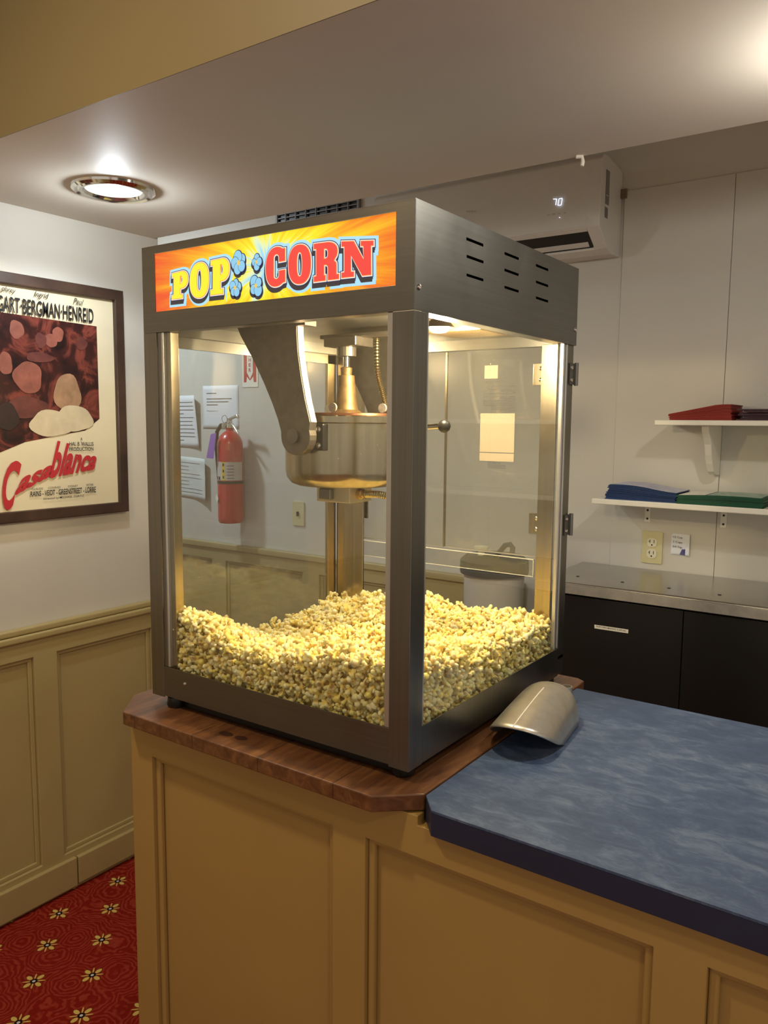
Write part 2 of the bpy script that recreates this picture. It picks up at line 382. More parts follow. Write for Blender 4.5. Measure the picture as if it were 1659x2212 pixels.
# ---------------------------------------------------------------- room shell
XL = -2.207; YB = 2.835; SOF = 2.106; YN = 0.9876; YF = 1.7932; XR = 2.2; YR = -2.6; ZC = 2.62; YW = 1.81; XF = -4.3
struct(MB().box(XF, XR, YR, YB + .1, -0.05, 0).build('floor', 'carpet'))
c = MB()
c.plate([rect(XL, XR, YN + .002, YF - .02)] + [[(q[0] + .0725 * math.cos(a), q[1] + .0725 * math.sin(a)) for a in np.linspace(2 * PI, 0, 41)[:-1]] for q in (CAN1, CAN2)], (0, 0, SOF), (1, 0, 0), (0, 1, 0), (0, 0, .02))                                  # underside of the dropped soffit
struct(MB().box(XL, XR, YN, YN + 0.0019, SOF, ZC).build('trim_6', 'fascia'))
c.box(XL, XR, YF - 0.02, YF, SOF, ZC)
c.box(XF, XR, YR, YB + .1, ZC + .0001, ZC + 0.04)
c.box(XF, XL - .12, YF - .02, YF, SOF + .25, ZC)
struct(c.build('ceiling', 'ceil'))
struct(MB().box(XL - 0.12, XL, YR, YW, 0, ZC).build('wall_left', 'wall'))
struct(MB().box(XF, XR, YB, YB + 0.1, 0, ZC).build('wall_back', 'wall'))
struct(MB().box(XF - .1, XF, YW - 1, YB + .1, 0, ZC).build('wall_far_left', 'wall'))
# board panelling on the back wall stops short of the ceiling; faint vertical joints
p = MB()
for x0, x1 in ((-0.966, -0.605), (-0.6036, 0.16), (0.1614, XR)): p.box(x0, x1, YB - 0.008, YB, 0.98, 2.31)
struct(p.build('trim_1', 'wall', bevel=0.0015))

# wainscot on the left wall: stiles, rails, recessed panels, moulding
def wains(O, A, N, length, ztop, stiles, mb, moulds, zr0=0.126, zr1=0.79, th=0.02):
    mb.plate([rect(0, length, 0.0, ztop)], O, A, (0, 0, 1), Vector(N) * 0.003); O = Vector(O) + Vector(N) * 0.003; th -= 0.003
    holes = [rect(a, b, zr0, zr1) for a, b in stiles]
    mb.plate([rect(0, length, 0.0, ztop)] + [h[::-1] for h in holes], O, A, (0, 0, 1), Vector(N) * th)
    for a, b in stiles:
        w_ = 0.014
        moulds.plate([rect(a, b, zr0, zr1), rect(a + w_, b - w_, zr0 + w_, zr1 - w_)[::-1]], O, A, (0, 0, 1), Vector(N) * (th * 0.45))
W = MB(); Mo = MB()
wy0 = YR
st = []
y = 1.371
holes = [(1.371 - wy0, 1.728 - wy0)]
yy = 1.294
while yy > wy0 + 0.5: holes.append((yy - 0.357, yy)); holes[-1] = (holes[-1][0] - wy0, holes[-1][1] - wy0); yy -= 0.434
wains((XL, wy0, 0), (0, 1, 0), (1, 0, 0), YW - wy0, 0.85, holes, W, Mo)
o = struct(W.build('trim_2', 'sage', bevel=0.002)); o2 = Mo.build('panel_moulding', 'sage', o, bevel=0.003, seg=3)
struct(MB().box(XL - 0.0, XL + 0.032, YR, YW + 0.01, 0.845, 0.866).box(XL, XL + 0.024, YR, YW, 0.866, 0.886).build('trim_3', 'sage', bevel=0.006, seg=3))
b_ = MB().box(XL + .018, XL + 0.034, YR, 1.405, 0.012, 0.108).box(XL + .018, XL + 0.034, 1.41, YW, 0.016, 0.106)
struct(b_.build('baseboard_left', 'sage', bevel=0.003))
# back wall wainscot and rail, left of the steel counter
W = MB(); Mo = MB()
wains((XF, YB, 0), (1, 0, 0), (0, -1, 0), -1.3 - XF, 0.85, [(0.1 + i * 0.62, 0.62 + i * 0.62) for i in range(4)], W, Mo)
o = struct(W.build('trim_4', 'sage', bevel=0.002)); Mo.build('panel_moulding', 'sage', o, bevel=0.003)
struct(MB().box(XF, -1.3, YB - 0.03, YB, 0.848, 0.880).build('trim_5', 'sage', bevel=0.006, seg=3))

# ---------------------------------------------------------------- recessed ceiling lights
def can_light(c, label, rout=0.108):
    t = thing('recessed_light', (c[0], c[1], SOF), label, 'ceiling light', 'chrome recessed lights in the low ceiling')
    ring = [(0.108, 0.0), (0.106, -0.006), (0.098, -0.011), (0.090, -0.008), (0.086, -0.011), (0.078, -0.010), (0.074, -0.004), (0.072, -0.002)]
    k = rout / 0.108
    MB().lathe((c[0], c[1], SOF), [(r * k, h) for r, h in ring], 64).build('trim_ring', 'chrome', t, smooth=True)
    MB().lathe((c[0], c[1], SOF), [(0.072 * k, -0.003), (0.064 * k, 0.012), (0.046 * k, 0.034)], 64).build('reflector', 'reflector', t, smooth=True, label='glowing cream reflector cup')
    MB().lathe((c[0], c[1], SOF), [(0.046 * k, 0.0335), (0.03 * k, 0.030), (0.001, 0.028)], 48).build('bulb', 'bulb', t, smooth=True, label='glowing white lamp face')
can_light(CAN1, 'round chrome recessed light glowing in the low ceiling left of the machine')
can_light(CAN2, 'round recessed light in the low ceiling above the blue countertop, outside the right edge')

# ---------------------------------------------------------------- framed film poster on left wall
PX = XL + 0.012
t = thing('framed_poster', (XL, 1.40, 1.20), 'dark wood framed cream film poster hanging on the left wall', 'poster')
y0, y1, z0, z1 = 1.150, 1.648, 1.202, 1.913
fr = MB(); fw = 0.033
for q in (([(y0, z0), (y1, z0), (y1 - fw, z0 + fw), (y0 + fw, z0 + fw)]), ([(y1, z0), (y1, z1), (y1 - fw, z1 - fw), (y1 - fw, z0 + fw)]), ([(y1, z1), (y0, z1), (y0 + fw, z1 - fw), (y1 - fw, z1 - fw)]), ([(y0, z1), (y0, z0), (y0 + fw, z0 + fw), (y0 + fw, z1 - fw)])):
    fr.plate([q], (XL + 0.001, 0, 0), (0, 1, 0), (0, 0, 1), (0.024, 0, 0))
fr.build('frame', 'frame', t, bevel=0.003)
MB().box(XL + 0.003, PX, y0 + fw * .8, y1 - fw * .8, z0 + fw * .8, z1 - fw * .8).build('sheet', 'cream', t)

ART = (1.184, 1.553, 1.440, 1.812)
pic = MB().plate([[(1.184, 1.392), (1.30, 1.435), (1.40, 1.452), (1.50, 1.468), (1.5535, 1.505), (1.5535, 1.793), (1.40, 1.797), (1.184, 1.802)]], (PX, 0, 0), (0, 1, 0), (0, 0, 1), (0.0006, 0, 0))
pic = pic.build('picture', 'art', t, label='dark red painted picture with pale rounded shapes')
def blob(cy, cz, ry, rz, mat, lv, rot=0, n=28, wob=0.06, seed=1, name='painted_shape'):
    rr = random.Random(seed); ph = [rr.uniform(0, 6.28) for _ in range(3)]
    pts = []
    for i in range(n):
        a = 2 * PI * i / n; q = 1 + wob * math.sin(3 * a + ph[0]) + wob * .6 * math.sin(5 * a + ph[1])
        u_, v_ = ry * q * math.cos(a), rz * q * math.sin(a)
        pts.append((cy + u_ * math.cos(rot) - v_ * math.sin(rot), cz + u_ * math.sin(rot) + v_ * math.cos(rot)))
    return MB().plate([pts], (PX + 0.0006 + lv * 0.0003, 0, 0), (0, 1, 0), (0, 0, 1), (0.0002, 0, 0)).build(name, mat, t)
m['p_rose'] = plain('painted_rose', rgb(142, 82, 66), 0.5, var=0.25, scale=30)
m['p_rose2'] = plain('painted_dim_rose', rgb(100, 50, 42), 0.5, var=0.3, scale=30)
m['p_tan'] = plain('painted_tan', rgb(160, 124, 92), 0.5, var=0.25, scale=26)
m['p_grey'] = plain('painted_warm_grey', rgb(112, 98, 82), 0.5, var=0.3, scale=30)
m['p_dark'] = plain('painted_brown_black', rgb(46, 26, 22), 0.5, var=0.3, scale=20)
m['p_cream'] = plain('painted_cream', rgb(206, 190, 156), 0.5, var=0.12, scale=20)
SH = [(110,735,14,18,'p_rose'), (88,735,10,17,'p_rose2'), (125,725,10,16,'p_rose'), (35,710,13,20,'p_rose'), (175,740,11,14,'p_rose2'),
      (12,780,13,22,'p_rose'), (60,812,24,30,'p_rose'), (80,775,22,10,'p_rose2'), (60,880,34,24,'p_rose2'), (20,900,18,24,'p_dark')]
yz = [(-2.195, 1.395, 1.736), (-2.195, 1.362, 1.733), (-2.195, 1.419, 1.756), (-2.195, 1.288, 1.757), (-2.195, 1.497, 1.735), (-2.195, 1.249, 1.659), (-2.195, 1.317, 1.623), (-2.195, 1.356, 1.683), (-2.195, 1.313, 1.536), (-2.195, 1.248, 1.508),
      (-2.195, 1.443, 1.581), (-2.195, 1.463, 1.504), (-2.195, 1.385, 1.489)]
sz = [(.022,.020), (.018,.022), (.018,.022), (.022,.026), (.020,.020), (.022,.032), (.045,.046), (.045,.015), (.062,.032), (.035,.040), (.046,.058), (.065,.040), (.07,.040)]
mt_ = ['p_rose', 'p_rose2', 'p_rose', 'p_rose', 'p_rose2', 'p_rose', 'p_rose', 'p_rose2', 'p_rose2', 'p_dark', 'p_tan', 'p_cream', 'p_cream']
for i, (c_, s_, mm) in enumerate(zip(yz, sz, mt_)): blob(c_[1], c_[2], s_[0], s_[1], mm, 1 + i * 0.5, seed=i)
def ptext(body, q, mat, name='lettering', shear=0, bold=0.0, lv=14):
    q = [(PX + 0.0006 + lv * 0.0003, p[1], p[2]) for p in q]
    v, f = text_mesh(body, q, shear=shear, bold=bold); return MB().raw(v, f).build(name, mat, t)
ptext('GART·BERGMAN·HENREID', ((-2.195, 1.231, 1.802), (-2.195, 1.54, 1.801), (-2.195, 1.541, 1.844), (-2.195, 1.233, 1.847)), 'inkblack', bold=0.012)
ptext('phrey', ((-2.195, 1.244, 1.854), (-2.195, 1.288, 1.853), (-2.195, 1.289, 1.871), (-2.195, 1.245, 1.875)), 'inkblack', shear=.4)
ptext('Ingrid', ((-2.195, 1.344, 1.852), (-2.195, 1.391, 1.85), (-2.195, 1.392, 1.872), (-2.195, 1.345, 1.873)), 'inkblack', shear=.4)
ptext('Paul', ((-2.195, 1.471, 1.852), (-2.195, 1.507, 1.851), (-2.195, 1.508, 1.868), (-2.195, 1.472, 1.87)), 'inkblack', shear=.4)
ptext('A', ((-2.195, 1.48, 1.438), (-2.195, 1.487, 1.438), (-2.195, 1.487, 1.447), (-2.195, 1.48, 1.447)), 'inkblack', bold=.01)
ptext('HAL B. WALLIS', ((-2.195, 1.441, 1.422), (-2.195, 1.526, 1.42), (-2.195, 1.526, 1.432), (-2.195, 1.442, 1.434)), 'inkblack', bold=.01)
ptext('PRODUCTION', ((-2.195, 1.44, 1.406), (-2.195, 1.525, 1.405), (-2.195, 1.525, 1.416), (-2.195, 1.441, 1.417)), 'inkblack', bold=.01)
ptext('C', ((-2.195, 1.218, 1.239), (-2.195, 1.254, 1.241), (-2.195, 1.286, 1.383), (-2.195, 1.23, 1.379)), 'redprint', shear=.15, bold=.03)
ptext('asa', ((-2.195, 1.256, 1.279), (-2.195, 1.375, 1.332), (-2.195, 1.383, 1.368), (-2.195, 1.275, 1.329)), 'redprint', shear=.3, bold=.035)
ptext('blanca', ((-2.195, 1.369, 1.324), (-2.195, 1.528, 1.345), (-2.195, 1.542, 1.404), (-2.195, 1.389, 1.441)), 'redprint', shear=.3, bold=.035)
ptext('RAINS - VEIDT - GREENSTREET - LORRE', ((-2.195, 1.307, 1.274), (-2.195, 1.529, 1.273), (-2.195, 1.529, 1.291), (-2.195, 1.308, 1.29)), 'inkblack', bold=.012)
ptext('CLAUDE      CONRAD         SYDNEY           PETER', ((-2.195, 1.312, 1.293), (-2.195, 1.521, 1.294), (-2.195, 1.521, 1.301), (-2.195, 1.313, 1.299)), 'inkblack')
ptext('Directed by MICHAEL CURTIZ', ((-2.195, 1.348, 1.26), (-2.195, 1.486, 1.26), (-2.195, 1.487, 1.268), (-2.195, 1.348, 1.268)), 'inkblack', bold=.005)

# ---------------------------------------------------------------- panelled counter, boards and worktops
t = thing('counter_cabinet', (-0.4, 1.3, 0), 'beige panelled service counter carrying the machine and the blue worktop', 'counter')
cy = 0.97; CX0, CX1 = -1.300, 0.42
MB().box(CX0, -.62, cy + 0.02, 1.60, 0, 0.905).box(-.62, CX1, cy + 0.02, 1.60, 0, 0.890).build('body', 'tan', t)
holes = [(-1.236, -0.778), (-0.711, -0.255), (-0.189, 0.267)]
MB().plate([[(CX0, 0), (CX1, 0), (CX1, .8905), (-.612, .8905), (-.612, .9055), (CX0, .9055)]] + [rect(a, b, 0.10, 0.840)[::-1] for a, b in holes], (0, cy, 0), (1, 0, 0), (0, 0, 1), (0, 0.02, 0)).build('face_frame', 'tan', t, bevel=0.0015)
for a, b in holes:
    MB().plate([rect(a, b, 0.10, 0.840), rect(a + .013, b - .013, .113, .827)[::-1]], (0, cy + 0.008, 0), (1, 0, 0), (0, 0, 1), (0, 0.012, 0)).build('panel_moulding', 'tan', t, bevel=0.004, seg=3)
bd = [(-1.272, 0.932), (-0.672, 0.932), (-0.611, 0.986), (-0.611, 1.652), (-0.630, 1.664), (-1.335, 1.664), (-1.335, 1.008)]
o = MB().plate([bd], (0, 0, 0.9085), (1, 0, 0), (0, 1, 0), (0, 0, 0.0265)).build('wooden_board', 'wood', bevel=0.002)
tag(o, 'red-brown stained wooden board with cut corners under the popcorn machine', 'board')
bl = [(-0.6085, 0.988), (-0.577, 0.952), (CX1 + .05, 0.952), (CX1 + .05, 1.602), (-0.6085, 1.602)]
t = thing('blue_countertop', (0, 1.3, 0.906), 'blue mottled laminate countertop right of the popcorn machine', 'countertop')
MB().plate([bl], (0, 0, 0.929), (1, 0, 0), (0, 1, 0), (0, 0, 0.0035)).build('laminate_top', 'laminate', t)
MB().plate([bl], (0, 0, 0.893), (1, 0, 0), (0, 1, 0), (0, 0, 0.0355)).build('edge_band', 'lamedge', t, label='dark navy front edge')

# steel back counter over black cupboards
t = thing('black_cabinet', (-0.3, 2.6, 0), 'black cupboard run below the steel worktop at the back wall', 'cabinet')
MB().box(-1.06, 1.2, 2.445, YB - .012, 0.0, 0.95).build('body', 'black', t)
MB().box(-1.058, -0.600, 2.43, 2.445, 0.06, 0.945).build('door', 'black', t, bevel=0.001)
MB().box(-0.597, 0.05, 2.43, 2.445, 0.06, 0.945).build('door', 'black', t, bevel=0.001)
la = MB().plate([[(-0.871, 2.429, 0.849)[::2], (-0.762, 2.429, 0.85)[::2], (-0.762, 2.429, 0.862)[::2], (-0.872, 2.429, 0.861)[::2]]], (0, 2.43, 0), (1, 0, 0), (0, 0, 1), (0, -0.0008, 0)).build('label_strip', 'white', t, label='white printed label strip')
v, f = text_mesh('POPCORN MAKING SUPPLIES', [(q[0], 2.4289, q[2]) for q in ((-0.865, 2.429, 0.854), (-0.769, 2.429, 0.854), (-0.77, 2.429, 0.859), (-0.865, 2.429, 0.859))], bold=.01)
MB().raw(v, f).build('lettering', 'inkblack', la)
t = thing('steel_worktop', (-0.3, 2.6, 0.95), 'worn stainless steel worktop along the back wall', 'worktop')
MB().box(-1.07, 1.22, 2.42, YB - 0.009, 0.952, 0.99).build('top', 'steelworn', t, bevel=0.006, seg=3)
MB().box(-1.07, 1.22, 2.4185, 2.4198, 0.953, 0.983).build('apron', plain('scuffed_apron_steel', rgb(165, 160, 150), .5, .35, .15, 25, bump=.2), t, bevel=.0005)
for q in ((-0.974, 2.535, 0.99), (-0.82, 2.53, 0.99), (-0.67, 2.525, 0.99), (-0.518, 2.518, 0.99)):
    MB().lathe((q[0], q[1], 0.99), [(0.006, 0), (0.005, 0.0012), (0.001, 0.0016)], 14).build('screw', 'dark', t)

# ---------------------------------------------------------------- pale bin with dark lid behind the machine
t = thing('lidded_bin', (-1.245, 2.45, 0), 'tall pale bin with dark lid and hooked handle seen through the machine', 'bin')
MB().lathe((-1.245, 2.45, 0), [(0.085, 0.0), (0.09, 0.01), (0.105, 0.98), (0.107, 1.0)], 40).build('body', 'ac', t, smooth=True)
MB().lathe((-1.245, 2.45, 0), [(0.118, 0.985), (0.12, 1.0), (0.118, 1.03), (0.10, 1.045), (0.03, 1.055), (0.001, 1.056)], 40).build('lid', plain('grey_lid', rgb(70, 70, 68), 0.4), t, smooth=True)
MB().lathe((-1.27, 2.40, 1.05), [(0.012, 0), (0.012, 0.018), (0.026, 0.022), (0.026, 0.03), (0.001, 0.034)], 24).build('lid_knob', 'ivory2', t, smooth=True)
MB().tube([(-1.215, 2.40, 1.05), (-1.175, 2.39, 1.095), (-1.155, 2.385, 1.10), (-1.145, 2.385, 1.09), (-1.148, 2.385, 1.065)], 0.009, 10).build('handle', 'dark', t, smooth=True)

# ---------------------------------------------------------------- air conditioner
t = thing('air_conditioner', (-1.44, YB, 2.09), 'white wall air conditioner with glowing 70 display, high on the back wall', 'air conditioner')
AX0, AX1 = -1.905, -0.977
prof = [(YB - .001, 2.378), (2.70, 2.392), (2.645, 2.388), (2.628, 2.372), (2.622, 2.19), (2.624, 2.155), (2.70, 2.098), (2.74, 2.084), (YB - .001, 2.088)]
# casing with the outlet cut from its sloping underside
cs = MB()
cs.plate([[(a, b) for a, b in prof]], (AX1 - 0.045, 0, 0), (0, 1, 0), (0, 0, 1), (0.045, 0, 0)); cs.plate([[(a, b) for a, b in prof]], (AX0, 0, 0), (0, 1, 0), (0, 0, 1), (0.06, 0, 0))
prof2 = [prof[i] for i in (0, 1, 2, 3, 4, 5)] + [(2.640, 2.143), (2.68, 2.19), (2.76, 2.19), (2.70, 2.098)] + prof[7:]
cs.plate([prof2], (AX0 + .06, 0, 0), (0, 1, 0), (0, 0, 1), (AX1 - AX0 - .105, 0, 0))
cs.build('casing', 'ac', t, bevel=0.006, seg=3, smooth=False)
MB().plate([[(2.642, 2.146), (2.682, 2.186), (2.758, 2.186), (2.704, 2.104)]], (AX0 + .06, 0, 0), (0, 1, 0), (0, 0, 1), (AX1 - AX0 - .105, 0, 0)).build('outlet', 'dark', t)
MB().plate([[(2.680, 2.1185), (2.681, 2.121), (2.698, 2.110), (2.697, 2.1065)]], (AX0 + .075, 0, 0), (0, 1, 0), (0, 0, 1), (AX1 - AX0 - .135, 0, 0)).build('louver', 'ac', t)
d = MB()
Y7 = 2.6205
def seg(mb, q0, q1, wd):
    a, b = Vector((q0[0], 0, q0[2])), Vector((q1[0], 0, q1[2])); dd = (b - a).normalized(); n_ = Vector((-dd.z, 0, dd.x)) * wd
    P = [a - n_, b - n_, b + n_, a + n_]; mb.plate([[(p_.x, p_.z) for p_ in P]], (0, Y7, 0), (1, 0, 0), (0, 0, 1), (0, 0.0015, 0))
for a_, b_ in (((-1.143, 2.62, 2.263), (-1.13, 2.62, 2.262)), ((-1.13, 2.62, 2.262), (-1.133, 2.62, 2.242)), ((-1.122, 2.62, 2.26), (-1.125, 2.62, 2.24)), ((-1.122, 2.62, 2.261), (-1.11, 2.62, 2.261)), ((-1.11, 2.62, 2.26), (-1.113, 2.62, 2.239)), ((-1.125, 2.62, 2.24), (-1.114, 2.62, 2.239))): seg(d, a_, b_, 0.0010)
seg(d, (-1.119, 2.62, 2.199), (-1.116, 2.62, 2.199), 0.0011)
d.build('display', 'display', t, label='glowing bluish white number 70')
d = MB()
for a_, b_ in (((-1.161, 2.62, 2.213), (-1.154, 2.62, 2.213)), ((-1.144, 2.62, 2.213), (-1.134, 2.62, 2.213)), ((-1.122, 2.62, 2.212), (-1.117, 2.62, 2.212)), ((-1.102, 2.62, 2.212), (-1.095, 2.62, 2.212))): seg(d, a_, b_, 0.0006)
v, f = text_mesh('Midea', [(q[0], Y7, q[2]) for q in ((-1.478, 2.62, 2.264), (-1.44, 2.62, 2.263), (-1.44, 2.62, 2.27), (-1.478, 2.62, 2.272))]); d.raw(v, f)
d.build('lettering', plain('grey_print', rgb(135, 130, 122), .5), t)
d = MB(); XS = AX1 + 0.0008
d.plate([rect(2.668, 2.700, 2.235, 2.345), rect(2.672, 2.696, 2.262, 2.266)[::-1]], (XS, 0, 0), (0, 1, 0), (0, 0, 1), (0.0006, 0, 0))
for i in range(6): d.box(XS, XS + .0006, 2.666 + i * .005, 2.668 + i * .005, 2.19, 2.225)
d.build('rating_label', plain('grey_label', rgb(120, 116, 108), .5), t)
MB().box(AX1 - .01, AX1 + .02, YB - .02, YB - .009, 2.285, 2.315).build('gap_block', plain('gap_brown', rgb(120, 96, 78), .6), t)  # added brown block stands in for a recessed gap in the wall

# small hook hanging from the soffit edge
q = (-0.713, 1.79, 2.106)
o = MB().tube([(q[0] - .012, YF - .01, SOF - .002), (q[0], YF - .004, SOF - .003), (q[0] + .002, YF - .004, SOF - .014), (q[0] + .001, YF - .006, SOF - .024)], 0.0045, 8).build('ceiling_hook', 'ceil', smooth=True)
tag(o, 'small cream hook on the low ceiling edge above the air conditioner', 'hook')

# return air grille
t = thing('air_grille', (-2.36, YB, 2.30), 'dark rectangular air grille on the back wall above the popcorn sign', 'vent')
gx0, gx1, gz0, gz1 = -2.604, -2.12, 2.31, 2.468
gf = plain('grille_grey', rgb(130, 128, 128), .4)
MB().plate([rect(gx0, gx1, gz0, gz1), rect(gx0 + .012, gx1 - .012, gz0 + .012, gz1 - .012)[::-1]], (0, YB, 0), (1, 0, 0), (0, 0, 1), (0, -0.016, 0)).build('frame', gf, t, bevel=.002)
MB().box(gx0 + .01, gx1 - .01, YB - .003, YB - .001, gz0 + .01, gz1 - .01).build('backing', 'dark', t)
s_ = MB()
for i in range(8): s_.box(gx0 + .012, gx1 - .012, YB - .013, YB - .008, gz0 + .018 + i * .0175, gz0 + .022 + i * .0175)
for i in range(1, 8): x_ = gx0 + (gx1 - gx0) * i / 8; s_.box(x_ - .002, x_ + .002, YB - .015, YB - .006, gz0 + .012, gz1 - .012)
s_.build('slats', gf, t)

# ---------------------------------------------------------------- shelves
YP = YB - 0.008
def shelf(x0, zt, th, yf, label):
    t = thing('wall_shelf', (x0 + .8, YB, zt), label, 'shelf', 'white shelves on the back wall')
    mb = MB().box(x0, x0 + 1.6, yf + .002, YP, zt - th, zt)
    mb.build('board', 'white', t, bevel=0.003, seg=3); return t
t = shelf(-0.762, 1.5165, 0.0165, 2.60, 'upper white shelf on the back wall, holding the red stack')
for xb in (-0.625, 0.2):
    pr_ = [(YP, 1.50), (2.64, 1.50), (2.645, 1.480), (2.665, 1.462), (2.685, 1.44), (2.70, 1.405), (2.72, 1.375), (2.745, 1.350), (2.775, 1.338), (YP, 1.335)]
    MB().plate([pr_], (xb, 0, 0), (0, 1, 0), (0, 0, 1), (0.022, 0, 0)).build('bracket', 'white', t, bevel=0.003, label='white curved wooden bracket')
t = shelf(-0.966, 1.2495, 0.0185, 2.615, 'lower white shelf on the back wall, holding the blue and green stacks')
for xb in (-0.846, -0.592):
    MB().plate([[(YP, 1.231), (2.70, 1.231), (2.70, 1.228), (YP - .003, 1.228), (YP - .003, 1.158), (YP, 1.158)]], (xb, 0, 0), (0, 1, 0), (0, 0, 1), (0.020, 0, 0)).build('bracket', 'white', t, bevel=.001, label='small white metal angle bracket')
    for zz in (1.17, 1.20): MB().lathe((xb + .01, YP - .003, zz), [(0.004, 0), (0.003, -0.002), (.001, -.0022)], 10, 'y').build('screw', 'dark', t)

def paper_stack(x0, x1, y0, y1, z0, heights, n, mat, label, cover=None, group='paper stacks on the back wall shelves', jit=.004, taper=0.0):
    """heights: function of fraction along x -> stack height; every sheet is thin and slightly shifted"""
    mb = MB(); xs = np.linspace(0, 1, 9)
    for i in range(n):
        a, b = random.uniform(-jit, jit), random.uniform(-jit, jit) * .6
        f0, f1 = i / n, (i + .8) / n; off = taper * i / n
        top = [(x0 + off + a + (x1 - x0 - off) * s, z0 + heights(s) * f1) for s in xs]; bot = [(x0 + off + a + (x1 - x0 - off) * s, z0 + heights(s) * f0) for s in xs]
        mb.plate([bot + top[::-1]], (0, y0 + b, 0), (1, 0, 0), (0, 0, 1), (0, y1 - y0, 0))
    o = mb.build('paper_stack', mat); tag(o, label, 'paper stack', group)
    return o
def cover_sheet(o, x0, x1, y0, y1, z0, h, mat, label=None, s0=0, s1=1):
    mb = MB(); xs = np.linspace(s0, s1, 9); X0, X1 = x0, x1
    top = [(X0 + (X1 - X0) * s, z0 + h(s) + .0012) for s in xs]; bot = [(X0 + (X1 - X0) * s, z0 + h(s) + .0002) for s in xs]
    mb.plate([bot + top[::-1]], (0, y0, 0), (1, 0, 0), (0, 0, 1), (0, y1 - y0, 0)); q = mb.build('cover_sheet', mat, o)
    if label: q['label'] = label
hb = lambda s: .050 - .014 * s + .004 * math.sin(s * 5)
o = paper_stack(-0.925, -0.690, 2.635, 2.80, 1.2495, hb, 16, 'blue_stock', 'stack of blue printed sheets at the left of the lower shelf', taper=.012)
cover_sheet(o, -0.905, -0.690, 2.64, 2.795, 1.2495, hb, 'cover', 'pale top sheet')
hg = lambda s: .027 + .003 * s + .004 * math.sin(3 * s)
o = paper_stack(-0.686, -0.430, 2.625, 2.80, 1.2495, hg, 13, 'green_stock', 'stack of green printed sheets at the right of the lower shelf')
cover_sheet(o, -0.686, -0.430, 2.63, 2.79, 1.2495, hg, plain('pale_green_print', rgb(150, 175, 155), .4, var=.4, scale=45), 'pale green printed top sheet', .36, .97)
cover_sheet(o, -0.686, -0.430, 2.63, 2.79, 1.2497, hg, 'white', 'white label panel', .02, .34)
hr = lambda s: .020 + .030 * min(1, s * 1.25)
o = paper_stack(-0.722, -0.535, 2.62, 2.79, 1.5165, hr, 15, 'red_stock', 'fanned stack of red card sheets on the upper shelf', jit=.003)
hp = lambda s: .036
o = paper_stack(-0.512, -0.34, 2.63, 2.80, 1.5165, hp, 7, 'plum_stock', 'loose pile of dark plum leaflets at the right of the upper shelf', jit=.012)

# ---------------------------------------------------------------- outlet, switch, notes
def wall_plate(name, x0, x1, z0, z1, label, cat, mat='ivory', yy=YP):
    t = thing(name, ((x0 + x1) / 2, yy, z0), label, cat)
    MB().plate([rrect(x0, x1, z0, z1, .004)], (0, yy - .0005, 0), (1, 0, 0), (0, 0, 1), (0, -.006, 0)).build('cover_plate', mat, t, bevel=.002); return t
t = wall_plate('power_outlet', -0.850, -0.778, 1.012, 1.126, 'ivory double power outlet on the back wall above the steel worktop', 'outlet')
for zc in (1.087, 1.047):
    o = MB().plate([rrect(-.831, -.797, zc - .016, zc + .016, .012)], (0, YP - .006, 0), (1, 0, 0), (0, 0, 1), (0, -.003, 0)).build('socket', 'ivory2', t)
    s_ = MB(); s_.box(-.822, -.820, YP - .0095, YP - .0088, zc - .002, zc + .010); s_.box(-.826, -.820, YP - .0095, YP - .0088, zc + .003, zc + .005); s_.box(-.808, -.806, YP - .0095, YP - .0088, zc - .002, zc + .010)
    s_.lathe((-.814, YP - .0095, zc - .009), [(.0028, 0), (.0028, .0008)], 12, 'y'); s_.build('slots', 'dark', o)
t = wall_plate('light_switch', -2.515, -2.444, 1.010, 1.124, 'ivory light switch on the back wall seen through the machine', 'switch', yy=YB)
MB().box(-2.484, -2.475, YB - .016, YB - .006, 1.056, 1.078).build('toggle', 'dark', t, bevel=.002)

def note(x0, x1, z0, z1, label, mat='paper', lines=0, curl=0.0, yy=YB, linew=.0035, tilt=0.0, cat='paper', margin=.1, name='paper_note'):
    t = thing(name, ((x0 + x1) / 2, yy, z0), label, cat)
    nx, nz = 12, 10; vs = []; fs = []
    def P(a, b, off=0.0012):
        c_ = curl * max(0, a - .5) ** 2 * 4 * (1 if curl < .03 else (.3 + .7 * b))
        return (x0 + (x1 - x0) * a - (.25 * c_), yy - off - c_, z0 + (z1 - z0) * b + tilt * (a - .5))
    for j in range(nz + 1):
        for i in range(nx + 1): vs.append(P(i / nx, j / nz))
    for j in range(nz):
        for i in range(nx): a = j * (nx + 1) + i; fs.append((a, a + 1, a + nx + 2, a + nx + 1))
    s_ = MB().raw(vs, fs).build('sheet', mat, t, smooth=True); md = s_.modifiers.new('thickness', 'SOLIDIFY'); md.thickness = .0006; md.offset = 0
    if lines:
        L = MB()
        for k in range(lines):
            b = 1 - margin - (1 - 2 * margin) * (k + .5) / lines; a1 = random.choice((.9, .88, .82, .9, .5)) * .98
            vs = []; n_ = 10
            for i in range(n_ + 1):
                a = margin + (a1 - margin) * i / n_; p0 = P(a, b, .0026); vs += [p0, (p0[0], p0[1], p0[2] + linew)]
            L.raw(vs, [(2 * i, 2 * i + 2, 2 * i + 3, 2 * i + 1) for i in range(n_)])
        L.build('print', 'ink', t)
    return t
note(-3.40, -3.149, 1.361, 1.633, 'curling white printed notice nearest the left post of the machine', lines=11, curl=.035)
note(-3.40, -3.085, 1.094, 1.312, 'wrinkled handwritten sheet below the curling notice on the back wall', mat=plain('crumpled_paper', rgb(214, 218, 214), .8, var=.06, scale=14, bump=.3), lines=9, curl=.028, linew=.002, tilt=-.012)
t = note(-3.13, -2.872, 1.462, 1.68, 'white notice with short lines, left above the fire extinguisher')
